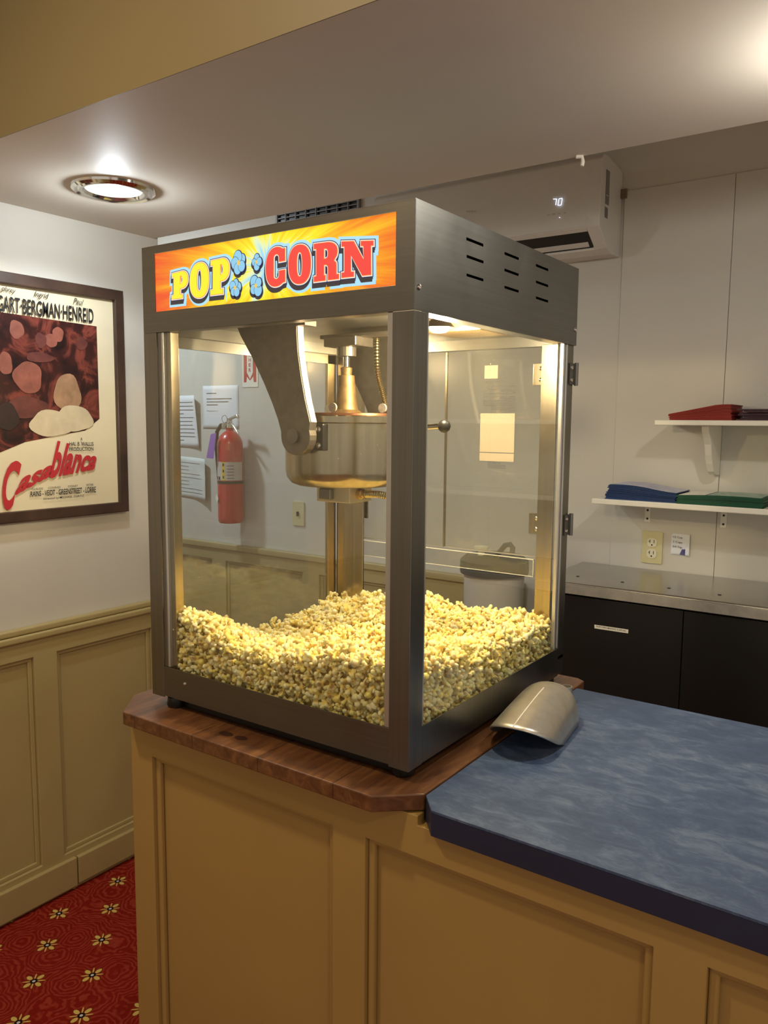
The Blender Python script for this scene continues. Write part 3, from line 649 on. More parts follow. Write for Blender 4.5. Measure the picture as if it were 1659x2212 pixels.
for (za, xa) in ((1.640, .35), (1.612, .9), (1.597, .78), (1.582, .4)): MB().box(-3.10, -3.10 + .2 * xa, YB - .003, YB - .0022, za, za + .004).build('print', 'ink', t)
v, f = text_mesh('We appreciate you!', [(-3.10, YB - .003, 1.548), (-3.02, YB - .003, 1.548), (-3.02, YB - .003, 1.557), (-3.10, YB - .003, 1.557)]); MB().raw(v, f).build('lettering', 'ink', t)
t = note(-0.750, -0.684, 1.050, 1.126, 'small handwritten recipe note right of the power outlet', yy=YP, curl=.008)
for i, s in enumerate(('1/2 Cup', '2 Cups', '3/4 Tsp')):
    z_ = 1.108 - i * .017; v, f = text_mesh(s, [(-.744, YP - .0035, z_), (-.712, YP - .0035, z_ - .001), (-.712, YP - .0035, z_ + .008), (-.744, YP - .0035, z_ + .009)]); MB().raw(v, f).build('lettering', 'inkblack', t)
MB().plate([[(-.719, 1.053), (-.700, 1.051), (-.694, 1.074), (-.712, 1.072)]], (0, YP - .0035, 0), (1, 0, 0), (0, 0, 1), (0, -.0002, 0)).build('emblem', plain('violet_blue_print', rgb(90, 85, 140), .7, var=.5, scale=90), t)

# fire extinguisher sign
t = thing('extinguisher_sign', (-2.79, YB, 1.66), 'red and white vertical fire extinguisher sign on the back wall', 'sign')
MB().box(-2.842, -2.738, YB - .003, YB - .0005, 1.668, 2.19).build('panel', 'white', t)
MB().plate([[(-2.832, 1.692), (-2.832, 2.18), (-2.748, 2.18), (-2.748, 1.692), (-2.765, 1.692), (-2.768, 1.72), (-2.790, 1.70), (-2.812, 1.72), (-2.815, 1.692)]], (0, YB - .003, 0), (1, 0, 0), (0, 0, 1), (0, -.0006, 0)).build('red_field', 'redprint', t)
L = MB(); L.plate([[(-2.810, 1.738), (-2.790, 1.708), (-2.770, 1.738), (-2.772, 2.16), (-2.808, 2.16)]], (0, YB - .0036, 0), (1, 0, 0), (0, 0, 1), (0, -.0003, 0)); L.build('arrow', 'white', t)
L = MB()
for i, ch in enumerate('FIRE EXTINGUISHER'[::-1]):
    if ch == ' ': continue
    z_ = 1.742 + i * .0245; wd = .008 if ch != 'I' else .0025
    v, f = text_mesh(ch, [(-2.79 - wd, YB - .0043, z_), (-2.79 + wd, YB - .0043, z_), (-2.79 + wd, YB - .0043, z_ + .017), (-2.79 - wd, YB - .0043, z_ + .017)], bold=.03); L.raw(v, f)
L.build('lettering', 'redprint', t)

# fire extinguisher
EX, EY = -2.850, YB - .085
t = thing('fire_extinguisher', (EX, YB, 1.0), 'red fire extinguisher with purple tag hanging on the back wall', 'fire extinguisher')
r_ = .0625
MB().lathe((EX, EY, 0), [(.03, 1.006), (.055, 1.004), (.061, 1.012), (r_, 1.03), (r_, 1.385), (.060, 1.405), (.050, 1.428), (.032, 1.446), (.018, 1.455), (.018, 1.468)], 40).build('cylinder', 'red', t, smooth=True)
MB().lathe((EX, EY, 0), [(r_ + .0015, 1.198), (r_ + .0015, 1.212)], 40).build('strap', 'dark', t)
def wrap(a0, a1, z0, z1, rr, mat, name, label=None, par=None):
    vs = []; fs = []; n_ = 14
    for i in range(n_ + 1):
        a = math.radians(a0 + (a1 - a0) * i / n_); x_, y_ = EX + rr * math.sin(a), EY - rr * math.cos(a); vs += [(x_, y_, z0), (x_, y_, z1)]
    o = MB().raw(vs, [(2 * i, 2 * i + 2, 2 * i + 3, 2 * i + 1) for i in range(n_)]).build(name, mat, par or t)
    if label: o['label'] = label
    return o
lb = wrap(-40, 110, 1.215, 1.305, r_ + .0006, plain('pale_label', rgb(200, 188, 180), .5), 'body_label', 'pale instruction label')
wrap(8, 22, 1.215, 1.305, r_ + .001, 'yellow', 'warning_strip', 'yellow strip')
for i in range(3): wrap(11, 18, 1.225 + i * .03, 1.238 + i * .03, r_ + .0015, 'inkblack', 'print', None, lb)
for i in range(5): wrap(30, 62, 1.225 + i * .015, 1.228 + i * .015, r_ + .0012, 'ink', 'print', None, lb)
for i in range(2): wrap(-36 + i * 20, -24 + i * 20, 1.218, 1.234, r_ + .0012, 'inkblack', 'print', None, lb)
vs = []
o = MB().plate([[(0, -.022), (.034, 0), (0, .022), (-.034, 0)]], (EX - .035, EY - r_ * .93, 1.125), (.86, -.5, 0), (0, 0, 1), (0, -.0012, 0)).build('diamond_label', 'white', t)
MB().lathe((EX, EY, 0), [(.016, 1.466), (.020, 1.470), (.020, 1.490), (.013, 1.495), (.013, 1.512), (.016, 1.515), (.001, 1.518)], 24).build('valve', 'chrome', t, smooth=True)
MB().tube([(EX - .005, EY, 1.508), (EX + .035, EY - .01, 1.520), (EX + .075, EY - .02, 1.528), (EX + .082, EY - .02, 1.518)], [.008, .008, .009, .009], 10).build('carry_handle', 'chrome', t, smooth=True)
MB().tube([(EX, EY, 1.498), (EX + .04, EY - .01, 1.475), (EX + .08, EY - .02, 1.440)], [.006, .006, .005], 10).build('squeeze_lever', 'chrome', t, smooth=True)
MB().tube([(EX - .02 + .018 * math.cos(a), EY - .015, 1.512 + .018 * math.sin(a)) for a in np.linspace(0, 2 * PI, 17)], .0018, 6).build('pin_ring', 'chrome', t, smooth=True)
MB().lathe((EX - .018, EY - .02, 1.480), [(.014, .006), (.014, -.004), (.001, -.005)], 20, 'y').build('gauge', 'chrome', t)
MB().tube([(EX - .012, EY - .005, 1.488), (EX - .05, EY - .01, 1.482), (EX - .078, EY - .01, 1.45), (EX - .086, EY - .01, 1.38), (EX - .078, EY - .01, 1.30), (EX - .07, EY - .01, 1.22)], .0095, 12).build('hose', 'dark', t, smooth=True)
MB().plate([[(-.004, .0), (.034, .008), (.012, -.118), (-.038, -.116)]], (EX - .045, EY - .078, 1.438), (1, 0, 0), (0, 0, 1), (0, -.001, 0)).build('tag', 'purple', t, label='purple paper inspection tag')

# ---------------------------------------------------------------- popcorn machine
mx0, mx1, my0, my1, mz0, mz1 = -1.263, -0.6476, 0.9975, 1.6296, 0.955, 1.8226
HB = 1.6655; OB = 1.018
t = thing('popcorn_machine', (-.955, 1.31, .935), 'large steel and glass popcorn machine with lit POP CORN sign', 'popcorn machine')
PM = t
th = .0015
# header (canopy) faces
MB().plate([rect(mx0, mx1, HB, mz1), rect(-1.2275, -.6815, 1.7035, 1.8095)[::-1]], (0, my0, 0), (1, 0, 0), (0, 0, 1), (0, th, 0)).build('header_front', 'steel_h', t, bevel=.0004)
slots = [(-0.648, 1.149, 1.795), (-0.648, 1.151, 1.768), (-0.648, 1.152, 1.739), (-0.648, 1.285, 1.796), (-0.648, 1.286, 1.768), (-0.648, 1.288, 1.739), (-0.648, 1.416, 1.797), (-0.648, 1.418, 1.767), (-0.648, 1.42, 1.738)]
hl = [rect(s[1], s[1] + .058, s[2] - .0022, s[2] + .0022)[::-1] for s in slots]
MB().plate([rect(my0 + th, my1, HB, mz1)] + hl, (mx1, 0, 0), (0, 1, 0), (0, 0, 1), (-th, 0, 0)).build('header_side', 'steel_h', t, bevel=.0004)
MB().plate([rect(my0 + th, my1, HB, mz1)], (mx0, 0, 0), (0, 1, 0), (0, 0, 1), (th, 0, 0)).build('header_side', 'steel', t)
MB().box(mx0 + th, mx1 - th, my1 - th, my1, HB, mz1).build('header_back', 'steel_h', t)
MB().box(mx0, mx1, my0, my1, mz1, mz1 + .0015).build('header_top', 'steel_h', t)
MB().box(mx0 + .02, mx1 - .012, my0 + .02, my1 - .012, 1.692, 1.815).build('header_shade_box', 'dark', t, label='added black box putting shade behind the vent slots')  # black colour puts in the shade of the hollow header
# inner lip of the canopy and its underside
MB().plate([rect(mx0 + th, mx1 - th, my0 + th, my1 - th), rect(mx0 + .028, mx1 - .028, my0 + .028, my1 - .028)[::-1]], (0, 0, HB), (1, 0, 0), (0, 1, 0), (0, 0, .024)).build('canopy_lip', 'steel_h', t)
MB().box(mx0 + .02, mx1 - .02, my0 + .02, my1 - .02, 1.6885, 1.6915).build('hood_ceiling', 'steel_h', t)
# corner posts
def lpost(x, y, sx, sy, a=.038, b=.038, z0=mz0, z1=HB - .0002, name='corner_post'):
    pts = [(0, 0), (a, 0), (a, .0015), (.0015, .0015), (.0015, b), (0, b)]
    MB().plate([[(x + sx * p_, y + sy * q_) for p_, q_ in pts]], (0, 0, z0), (1, 0, 0), (0, 1, 0), (0, 0, z1 - z0)).build(name, 'steel', t, bevel=.0004)
lpost(mx1, my0, -1, 1, .0385, .0385); lpost(mx0, my0, 1, 1, .0365, .0385); lpost(mx1 - .004, my1 - .004, -1, -1, .030, .040); lpost(mx0 + .004, my1 - .004, 1, -1, .05, .040)
# sills below the glass
MB().box(mx0 + .0365, mx1 - .0385, my0 + .0005, my0 + .002, .958, OB).build('base_panel', 'steel_h', t, bevel=.0004)
MB().box(mx1 - .002, mx1 - .0005, my0 + .0385, my1 - .04, .956, OB).build('base_panel', 'steel', t, bevel=.0004)
MB().box(mx0 + .0005, mx0 + .002, my0 + .0385, my1 - .04, .956, OB).build('base_panel', 'steel', t)
MB().box(mx0 + .03, mx1 - .03, my1 - .006, my1 - .0045, .956, OB).build('base_panel', 'steel_h', t)
MB().box(mx0 + .004, mx1 - .004, my0 + .004, my1 - .006, .990, .996).build('cabinet_floor', 'steel_h', t)
MB().box(mx0 + .03, mx1 - .02, my0 + .022, my1 - .02, .937, .957).build('gap_shade_block', 'dark', t)  # added black block puts in the shade of the gap between the feet
for fx, fy in ((mx0 + .05, my0 + .02), (mx1 - .03, my0 + .03), (mx0 + .05, my1 - .04), (mx1 - .03, my1 - .04)):
    MB().lathe((fx, fy, .9355), [(.018, 0), (.02, .004), (.018, .02)], 24).build('foot', 'dark', t, smooth=True)
# aluminium glass channels
def chan(x0, x1, y0, y1, z0=OB, z1=HB, mat='trimalu'): MB().box(x0, x1, y0, y1, z0, z1).build('glass_channel', mat, t, bevel=.0008)
chan(-.6965, -.6862, my0 + .002, my0 + .009); chan(-1.2265, -1.217, my0 + .002, my0 + .010, mat='steel'); chan(-1.217, -1.2115, my0 + .003, my0 + .012); chan(-1.2115, -1.199, my0 + .010, my0 + .030, mat='steel_b')
chan(mx1 - .010, mx1 - .002, my0 + .0385, my0 + .0455); chan(mx1 - .010, mx1 - .002, 1.568, 1.5735); chan(mx1 - .012, mx1 - .004, 1.5755, 1.581); chan(mx1 - .010, mx1 - .002, 1.583, 1.590)
chan(-.700, -.664, 1.572, 1.578, mat='steel_b'); chan(-1.245, -1.165, 1.572, 1.578, mat='steel_b'); chan(mx0 + .003, mx0 + .012, 1.54, 1.572, mat='steel_b')
# glass
MB().box(mx0 + .05, -.6915, my0 + .0045, my0 + .0085, OB - .01, HB + .01).build('glass_pane', 'glass', t, label='clear front glass pane')
MB().box(mx1 - .0085, mx1 - .0045, my0 + .042, 1.571, OB - .01, HB + .01).build('glass_pane', 'glass', t, label='clear right side glass pane')
MB().box(mx0 + .0045, mx0 + .0085, my0 + .042, 1.571, OB - .01, HB + .01).build('glass_pane', 'glass_side', t, label='clear left side glass pane')
# rear doors, hinges, labels
for sx, x0, x1 in ((1, -1.208, -.9495), (-1, -.9455, -.672)):
    d = MB().box(x0, x1, 1.600, 1.604, 1.211, HB - .002).build('door', 'glass_back', t, label='rear glass door')
    MB().box(x0, x1, 1.599, 1.605, 1.2085, 1.211).build('edge_strip', 'trimalu', d)
    xe = -.9495 if sx == 1 else -.9475
    MB().box(xe, xe + .002, 1.599, 1.605, 1.211, HB - .003).build('edge_strip', 'steel_b', d)
    for zc in (1.606, 1.284):
        xa, xb = ((-1.206, -1.167) if sx == 1 else (-.729, -.690))
        hp_ = MB().box(xa, xb, 1.595, 1.5985, zc - .023, zc + .023).build('hinge_plate', 'steel_b', d, bevel=.0006)
        for zz in (-.012, .012): MB().lathe(((xa + xb) / 2, 1.595, zc + zz), [(.005, 0), (.005, -.002), (.003, -.004), (.001, -.0045)], 14, 'y').build('screw', 'chrome', d, smooth=True)
for zc in (1.606, 1.284):
    hg_ = MB(); hg_.box(mx1 - .0035, mx1 - .001, 1.603, 1.626, zc - .022, zc + .022); hg_.tube([(mx1 + .001, 1.632, zc - .024), (mx1 + .001, 1.632, zc + .024)], .0045, 12); hg_.box(mx1 - .004, mx1 + .001, 1.624, 1.640, zc - .022, zc + .022)
    h_ = hg_.build('hinge', 'steel_h', t, smooth=True)
    for zz in (-.013, .013): MB().lathe((mx1 - .001, 1.612, zc + zz), [(.0045, 0), (.004, .002), (.001, .003)], 12, 'x').build('screw', 'chrome', h_, smooth=True)
D = MB()  # instruction decal on the right door, printed to be read from behind
ZD = 1.5985
dl = MB(); dl.box(-.848, -.815, ZD, ZD + .001, 1.600, 1.629); dl.box(-.856, -.771, ZD, ZD + .001, 1.4365, 1.523); dl.box(-.856, -.771, ZD, ZD + .001, 1.4165, 1.4345)
dl.build('decal', plain('cream_sticker', rgb(160, 148, 128), .6, var=.04), t, label='cream sticker panels on rear door')
D = MB()
def back_text(s, xl, xr, z0, z1): v, f = text_mesh(s, [(xr, ZD, z0), (xl, ZD, z0), (xl, ZD, z1), (xr, ZD, z1)], bold=.01); D.raw(v, f)
back_text('POPCORN INSTRUCTIONS', -.845, -.795, 1.590, 1.595); back_text('TO TURN OFF', -.835, -.803, 1.4105, 1.4140)
for i in range(15):
    if random.random() < .9: D.box(-.850 + random.choice((0, 0, .01, .02, .04)), -.772, ZD, ZD + .0004, 1.5285 + i * .0039, 1.5285 + i * .0039 + .0014)
for i in range(3): D.box(-.836, -.79, ZD, ZD + .0004, 1.401 + i * .003, 1.402 + i * .003)
D.build('decal_print', plain('dark_decal_print', rgb(60, 60, 62), .6), t)
# acrylic guard behind the popcorn
g_ = MB().box(-1.19, -.71, 1.585, 1.588, 1.168, 1.206).build('guard', 'acrylic', t, label='clear guard strip below the doors')
ge = MB(); ge.box(-1.19, -.71, 1.5845, 1.5885, 1.205, 1.2065); ge.box(-1.19, -.71, 1.5845, 1.5885, 1.1675, 1.1685); ge.box(-.7115, -.710, 1.5845, 1.5885, 1.168, 1.206); ge.box(-1.19, -1.1885, 1.5845, 1.5885, 1.168, 1.206); ge.build('guard_edge', 'clear', g_)
# screws on the outside
for pz in (((-0.648, 1.01, 1.7)), ((-0.648, 1.621, 1.698))):
    MB().lathe((mx1, pz[1], pz[2]), [(.0048, 0), (.0042, .0025), (.002, .0038), (.0005, .004)], 14, 'x').build('screw', 'chrome', t, smooth=True)
q = (-1.166, 0.998, 0.994); MB().lathe((q[0], my0 + .0005, q[2]), [(.0035, 0), (.003, -.002), (.0005, -.003)], 14, 'y').build('screw', 'chrome', t, smooth=True)
# ceiling gear above the kettle
KX, KY, KR = -.992, 1.280, .123
MB().box(KX - .06, KX + .17, KY - .012, KY + .012, 1.668, 1.676).box(KX - .05, KX + .19, KY + .03, KY + .05, 1.672, 1.680).build('drive_plate', 'cast', t, bevel=.002)
MB().box(KX - .035, KX + .045, KY - .03, KY + .03, 1.650, 1.669).build('drive_block', 'cast', t, bevel=.002)
MB().lathe((KX, KY, 0), [(.020, 1.632), (.020, 1.651)], 20).build('drive_gear', 'cast', t)
MB().box(-.82, -.70, KY + .02, KY + .13, 1.670, 1.686).build('exhaust_filter', plain('golden_mesh_filter', rgb(170, 140, 90), .35, .9, .5, 300), t, bevel=.002)
for hx, hy in ((-.745, 1.23), (-1.10, 1.50)):
    MB().lathe((hx, hy, 0), [(.006, 1.689), (.014, 1.684), (.030, 1.668), (.0285, 1.668), (.012, 1.682)], 28).build('lamp_shade', 'steel_b', t, smooth=True)
    MB().lathe((hx, hy, 0), [(.008, 1.684), (.018, 1.676), (.020, 1.668), (.013, 1.661), (.001, 1.659)], 24).build('lamp_bulb', 'hoodbulb', t, smooth=True, label='glowing warm bulb')
# hanger arms
def arm(y0, y1, s):
    out = []
    # curved outer edge (away from kettle axis), then straight inner edge; bottom is round around the pivot
    L = [(-.165, 1.692), (-.150, 1.665), (-.118, 1.62), (-.090, 1.575), (-.068, 1.535), (-.054, 1.505), (-.046, 1.482)]
    Rr = [(.026, 1.500), (.014, 1.54), (.004, 1.585), (-.004, 1.63), (-.006, 1.665), (-.006, 1.692)]
    c_ = (-.010, 1.474); rad = .036
    arc = [(c_[0] + rad * math.cos(a), c_[1] + rad * math.sin(a)) for a in np.linspace(PI * 1.02, PI * 2.10, 14)]
    pts = L + arc + Rr
    a_ = MB().plate([[(KX + p_[0] + .012, p_[1]) for p_ in pts]], (0, y0, 0), (1, 0, 0), (0, 0, 1), (0, y1 - y0, 0)).build('hanger_arm', 'cast', PM, bevel=.0015)
    e_ = MB()
    for i in range(len(Rr) - 1):
        (xa, za), (xb, zb) = Rr[i], Rr[i + 1]; xa += KX + .0125; xb += KX + .0125
        e_.raw([(xa, y0 + .002, za), (xa, y1 - .002, za), (xb, y1 - .002, zb), (xb, y0 + .002, zb), (xa + .001, y0 + .002, za), (xa + .001, y1 - .002, za), (xb + .001, y1 - .002, zb), (xb + .001, y0 + .002, zb)], [(0, 1, 2, 3), (4, 7, 6, 5), (0, 4, 5, 1), (2, 6, 7, 3), (1, 5, 6, 2), (0, 3, 7, 4)])
    e_.build('milled_edge', 'castedge', a_)
    MB().box(KX - .04, KX + .03, y0 - .004, y1 + .008, 1.676, 1.690).build('arm_foot', 'cast', a_)
arm(1.122, 1.142, 1); arm(KY + KR + .018, KY + KR + .038, 1)
# kettle
kz0, kz1 = 1.374, 1.506
kt = MB().lathe((KX, KY, 0), [(.001, kz0 - .003), (.06, kz0 - .002), (KR - .024, kz0), (KR - .012, kz0 + .005), (KR - .003, kz0 + .016), (KR, kz0 + .030), (KR, kz1 - .008), (KR + .004, kz1 - .006), (KR + .004, kz1 + .006), (KR - .002, kz1 + .008), (KR - .002, kz1 + .004), (.001, kz1 + .004)], 72).build('kettle', 'steel_b', t, smooth=True)
ld = MB().lathe((KX, KY, 0), [(KR - .004, kz1 + .005), (KR - .006, kz1 + .012), (.04, kz1 + .014), (.001, kz1 + .014)], 48).build('lid', plain('browned_lid_steel', rgb(110, 70, 48), .4, .8, .4, 40), kt, smooth=True)
for a in (-2.55, -1.15, -.2, .6, 2.6): MB().lathe((KX + (KR - .016) * math.cos(a), KY + (KR - .016) * math.sin(a), kz1 + .022), [(.009, -.002), (.009, .002)], 16, 'y').build('lid_tab', 'castedge', kt)
MB().box(KX - KR - .022, KX - KR + .01, KY - .02, KY + .01, kz1 - .004, kz1 + .005).build('lid_latch', 'steel_b', kt, bevel=.003)
MB().lathe((KX, KY, 0), [(.032, kz1 + .014), (.024, kz1 + .020), (.021, kz1 + .035), (.0165, kz1 + .085), (.0165, kz1 + .088), (.011, kz1 + .089), (.012, kz1 + .103), (.008, kz1 + .105)], 32).build('stirrer_cone', plain('stained_brass_cone', rgb(150, 122, 80), .5, .8, .3, 60), kt, smooth=True)
MB().lathe((KX, KY, 0), [(.0065, kz1 + .1), (.0065, kz1 + .13), (.0055, kz1 + .131), (.0055, 1.652)], 20).build('stirrer_shaft', 'chrome', kt, smooth=True)
# pivot bracket on the front of kettle
MB().box(KX - .005, KX + .045, KY - KR - .006, KY - KR + .012, 1.447, 1.497).build('pivot_plate', 'dark', kt, bevel=.002)
for zz in (1.457, 1.487): MB().lathe((KX + .036, KY - KR - .006, zz), [(.0055, 0), (.0055, -.003), (.001, -.005)], 12, 'y').build('bolt', 'chrome', kt, smooth=True)
pv = [(KX + .002 + .022 * math.cos(a), 1.474 + .022 * math.sin(a)) for a in np.linspace(0, 2 * PI, 25)[:-1]]
MB().plate([pv], (0, 1.1425, 0), (1, 0, 0), (0, 0, 1), (0, .012, 0)).build('pivot_block', 'castedge', kt, bevel=.001)
MB().lathe((KX, 1.1215, 1.474), [(.0135, 0), (.0135, -.006), (.001, -.007)], 24, 'y').build('pivot_pin', 'steel', kt, smooth=True)
MB().box(KX - .045, KX + .040, KY - .04, KY + .035, kz0 - .034, kz0 + .002).build('heater_box', plain('pale_steel_box', rgb(200, 190, 165), .4, .6, .08, 20), kt, bevel=.002)
MB().box(KX - .03, KX + .0, KY - .052, KY - .04, kz0 - .028, kz0 - .006).build('box_cover', 'steel', kt, bevel=.002)
def corrugated(pts, r, rings):
    P = [Vector(p) for p in pts]; out = []; rs = []
    for i in range(rings * 2 + 1):
        u = i / (rings * 2) * (len(P) - 1); a = min(int(u), len(P) - 2); fr_ = u - a
        p0 = P[max(a - 1, 0)]; p1 = P[a]; p2 = P[a + 1]; p3 = P[min(a + 2, len(P) - 1)]
        out.append(0.5 * ((2 * p1) + (-p0 + p2) * fr_ + (2 * p0 - 5 * p1 + 4 * p2 - p3) * fr_ ** 2 + (-p0 + 3 * p1 - 3 * p2 + p3) * fr_ ** 3)); rs.append(r if i % 2 else r * .8)
    return MB().tube(out, rs, 12)
MB().lathe((KX + .040, KY - .01, kz0 - .016), [(.011, 0), (.011, .010), (.009, .011), (.009, .018)], 18, 'x').build('conduit_fitting', plain('brass', rgb(200, 165, 90), .25, 1.0), kt, smooth=True)
cd_ = plain('flexible_conduit_steel', rgb(185, 170, 130), .3, 1.0)
corrugated([(KX + .055, KY - .01, kz0 - .016), (KX + .085, KY - .008, kz0 - .015), (KX + .110, KY + .01, kz0 - .018), (KX + .115, KY + .06, kz0 - .01), (KX + .06, KY + .16, kz0 + .02), (KX + .04, KY + .17, kz0 + .12)], .0078, 44).build('conduit', cd_, kt, smooth=True)
corrugated([(KX + .035, KY + .10, kz1 + .01), (KX + .028, KY + .09, kz1 + .05), (KX + .02, KY + .08, kz1 + .10), (KX + .01, KY + .09, kz1 + .17)], .0065, 36).build('conduit', cd_, kt, smooth=True)
kh = (-0.761, 1.28, 1.494)
MB().tube([(KX + KR, KY, 1.487), (kh[0] - .01, KY, 1.4945)], .0055, 14).build('kettle_handle', 'chrome', kt, smooth=True)
MB().lathe((kh[0], KY, 1.495), [(.001, -.0125), (.006, -.011), (.0105, -.007), (.0125, 0), (.0105, .007), (.006, .011), (.001, .0125)], 24).build('handle_knob', 'dark', kt, smooth=True, label='round black handle knob')
# back-left supports visible behind kettle
MB().box(mx0 + .006, mx0 + .012, my0 + .04, my1 - .045, HB - .022, HB).build('top_rail', 'steel_h', t)

# ---------------------------------------------------------------- backlit sign
sg = MB().box(-1.2275, -.6815, my0 + .0018, my0 + .006, 1.7035, 1.8095).build('sign_panel', 'sign', PM, label='backlit orange and yellow sunburst sign')
SY = my0 + .0016
def arc(cx, cy, rx, ry, a0, a1, n=14, e=1.0):
    o_ = []
    for i in range(n + 1):
        a = math.radians(a0 + (a1 - a0) * i / n); c_, s_ = math.cos(a), math.sin(a)
        o_.append((cx + rx * math.copysign(abs(c_) ** e, c_), cy + ry * math.copysign(abs(s_) ** e, s_)))
    return o_
def glyph(ch):
    if ch == 'P':
        return [[(0, 0), (.66, 0), (.66, .13), (.52, .13), (.52, .37)] + arc(.58, .685, .42, .315, -90, 90, 14, .85) + [(0, 1), (0, .87), (.13, .87), (.13, .13), (0, .13)],
                ([(.52, .54)] + arc(.54, .695, .14, .155, -90, 90, 8, .85) + [(.52, .85)])[::-1]]
    if ch == 'O':
        return [arc(.5, .5, .5, .5, 0, 360, 40, .86)[:-1], arc(.5, .5, .13, .32, 360, 0, 28, .8)[:-1]]
    if ch == 'C':
        return [[(1, .62), (1, .93)] + arc(.55, .5, .55, .5, 58, 302, 34, .88) + [(1, .08), (1, .38), (.70, .38), (.70, .27)] + arc(.55, .27, .15, .09, 0, -180, 8)[1:] + arc(.55, .73, .15, .10, 180, 0, 8) + [(.70, .62)]]
    if ch == 'R':
        return [[(0, 0), (.46, 0), (.46, .13), (.40, .13), (.40, .42), (.46, .42)] + arc(.46, .32, .12, .10, 90, 0, 5)[1:] + [(.58, .0), (1, 0), (1, .12), (.90, .12), (.90, .36)] + arc(.70, .40, .20, .10, 0, 60, 4)[1:] + arc(.50, .74, .44, .26, -40, 90, 12, .85) + [(0, 1), (0, .87), (.10, .87), (.10, .13), (0, .13)],
                ([(.40, .57)] + arc(.46, .71, .12, .14, -90, 90, 8, .85) + [(.40, .85)])[::-1]]
    if ch == 'N':
        return [[(0, 0), (.38, 0), (.38, .13), (.29, .13), (.29, .62), (.66, 0), (.92, 0), (.92, .87), (1, .87), (1, 1), (.62, 1), (.62, .87), (.70, .87), (.70, .45), (.38, 1), (0, 1), (0, .87), (.09, .87), (.09, .13), (0, .13)]]
def area(l): return sum(l[i][0] * l[(i + 1) % len(l)][1] - l[(i + 1) % len(l)][0] * l[i][1] for i in range(len(l))) / 2
def grow(l, d):
    n = len(l); out = []; s_ = 1
    for i in range(n):
        p0, p1, p2 = Vector(l[i - 1]), Vector(l[i]), Vector(l[(i + 1) % n]); a, b = (p1 - p0), (p2 - p1)
        if a.length < 1e-9 or b.length < 1e-9: out.append(tuple(p1)); continue
        a.normalize(); b.normalize(); na, nb = Vector((a.y, -a.x)), Vector((b.y, -b.x)); mm = na + nb
        if mm.length < .3: mm = na
        mm.normalize(); k = min(1.6, 1 / max(.4, mm.dot(na))); out.append(tuple(p1 + mm * d * k))
    return out
def sign_letter(ch, quad, fill, inner):
    # quad in the sign plane as px-derived points: bl, br, tr, tl
    q = [Vector((p[0], p[2])) for p in quad]
    def mp(l): return [tuple(((1 - b) * ((1 - a) * q[0] + a * q[1]) + b * ((1 - a) * q[3] + a * q[2]))) for a, b in l]
    loops = [mp(l) for l in glyph(ch)]
    if area(loops[0]) < 0: loops = [l[::-1] for l in loops]
    g = MB()
    def layer(d, off, lev, mat, nm, par, ox=0, oz=0):
        ls = [[(x + ox, z + oz) for x, z in grow(l, d)] for l in loops]
        ls = [ls[0]] + [l for l in ls[1:] if area(l) < -1e-6]
        return MB().plate(ls, (0, SY - lev * .00025, 0), (1, 0, 0), (0, 0, 1), (0, .0002, 0)).build(nm, mat, par)
    L0 = layer(0, 0, 12, fill, 'letter', PM)
    L0.parent = sg; L0.matrix_parent_inverse = parent_inv(sg)
    layers = [(.0082, 0, 1, 's_cyan', 0, 0), (.0082, 0, 1.5, 's_cyan', -.001, -.006), (.0036, 0, 3, 's_dark', -.0025, -.0065), (.0036, 0, 4, 's_dark', -.0012, -.003), (.0036, 0, 6, 's_navy', 0, 0), (.0022, 0, 8, 's_white', 0, 0), (.0010, 0, 10, inner, 0, 0)]
    for d_, _, lev, mt, ox, oz in layers:
        ls = [[(x + ox, z + oz) for x, z in grow(l, d_)] for l in loops]
        hs = []
        for l in ls[1:]:
            if area(l) < -2e-6: hs.append(l)
        o_ = MB().plate([ls[0]] + hs, (0, SY - lev * .00025, 0), (1, 0, 0), (0, 0, 1), (0, .0002, 0)).build('letter_outline', mt, PM)
        o_.parent = sg; o_.matrix_parent_inverse = parent_inv(sg)
sign_letter('P', ((-1.179, 0.996, 1.723), (-1.153, 0.996, 1.724), (-1.152, 0.996, 1.773), (-1.177, 0.996, 1.769)) and ((-1.179, 0.996, 1.723), (-1.136, 0.996, 1.723), (-1.135, 0.996, 1.771), (-1.177, 0.996, 1.768)), 's_yellow', 's_orange')
sign_letter('O', ((-1.13, 0.996, 1.721), (-1.082, 0.996, 1.719), (-1.08, 0.996, 1.781), (-1.128, 0.996, 1.779)), 's_yellow', 's_orange')
sign_letter('P', ((-1.076, 0.996, 1.722), (-1.03, 0.996, 1.722), (-1.029, 0.996, 1.782), (-1.074, 0.996, 1.78)), 's_yellow', 's_orange')
sign_letter('C', ((-0.943, 0.996, 1.722), (-0.9, 0.996, 1.724), (-0.9, 0.996, 1.786), (-0.942, 0.996, 1.785)), 's_red', 's_orange')
sign_letter('O', ((-0.892, 0.996, 1.723), (-0.845, 0.996, 1.722), (-0.845, 0.996, 1.783), (-0.892, 0.996, 1.784)), 's_red', 's_orange')
sign_letter('R', ((-0.838, 0.996, 1.723), (-0.788, 0.996, 1.723), (-0.788, 0.996, 1.78), (-0.838, 0.996, 1.781)), 's_red', 's_orange')
sign_letter('N', ((-0.782, 0.996, 1.724), (-0.721, 0.996, 1.723), (-0.722, 0.996, 1.772), (-0.782, 0.996, 1.778)), 's_red', 's_orange')
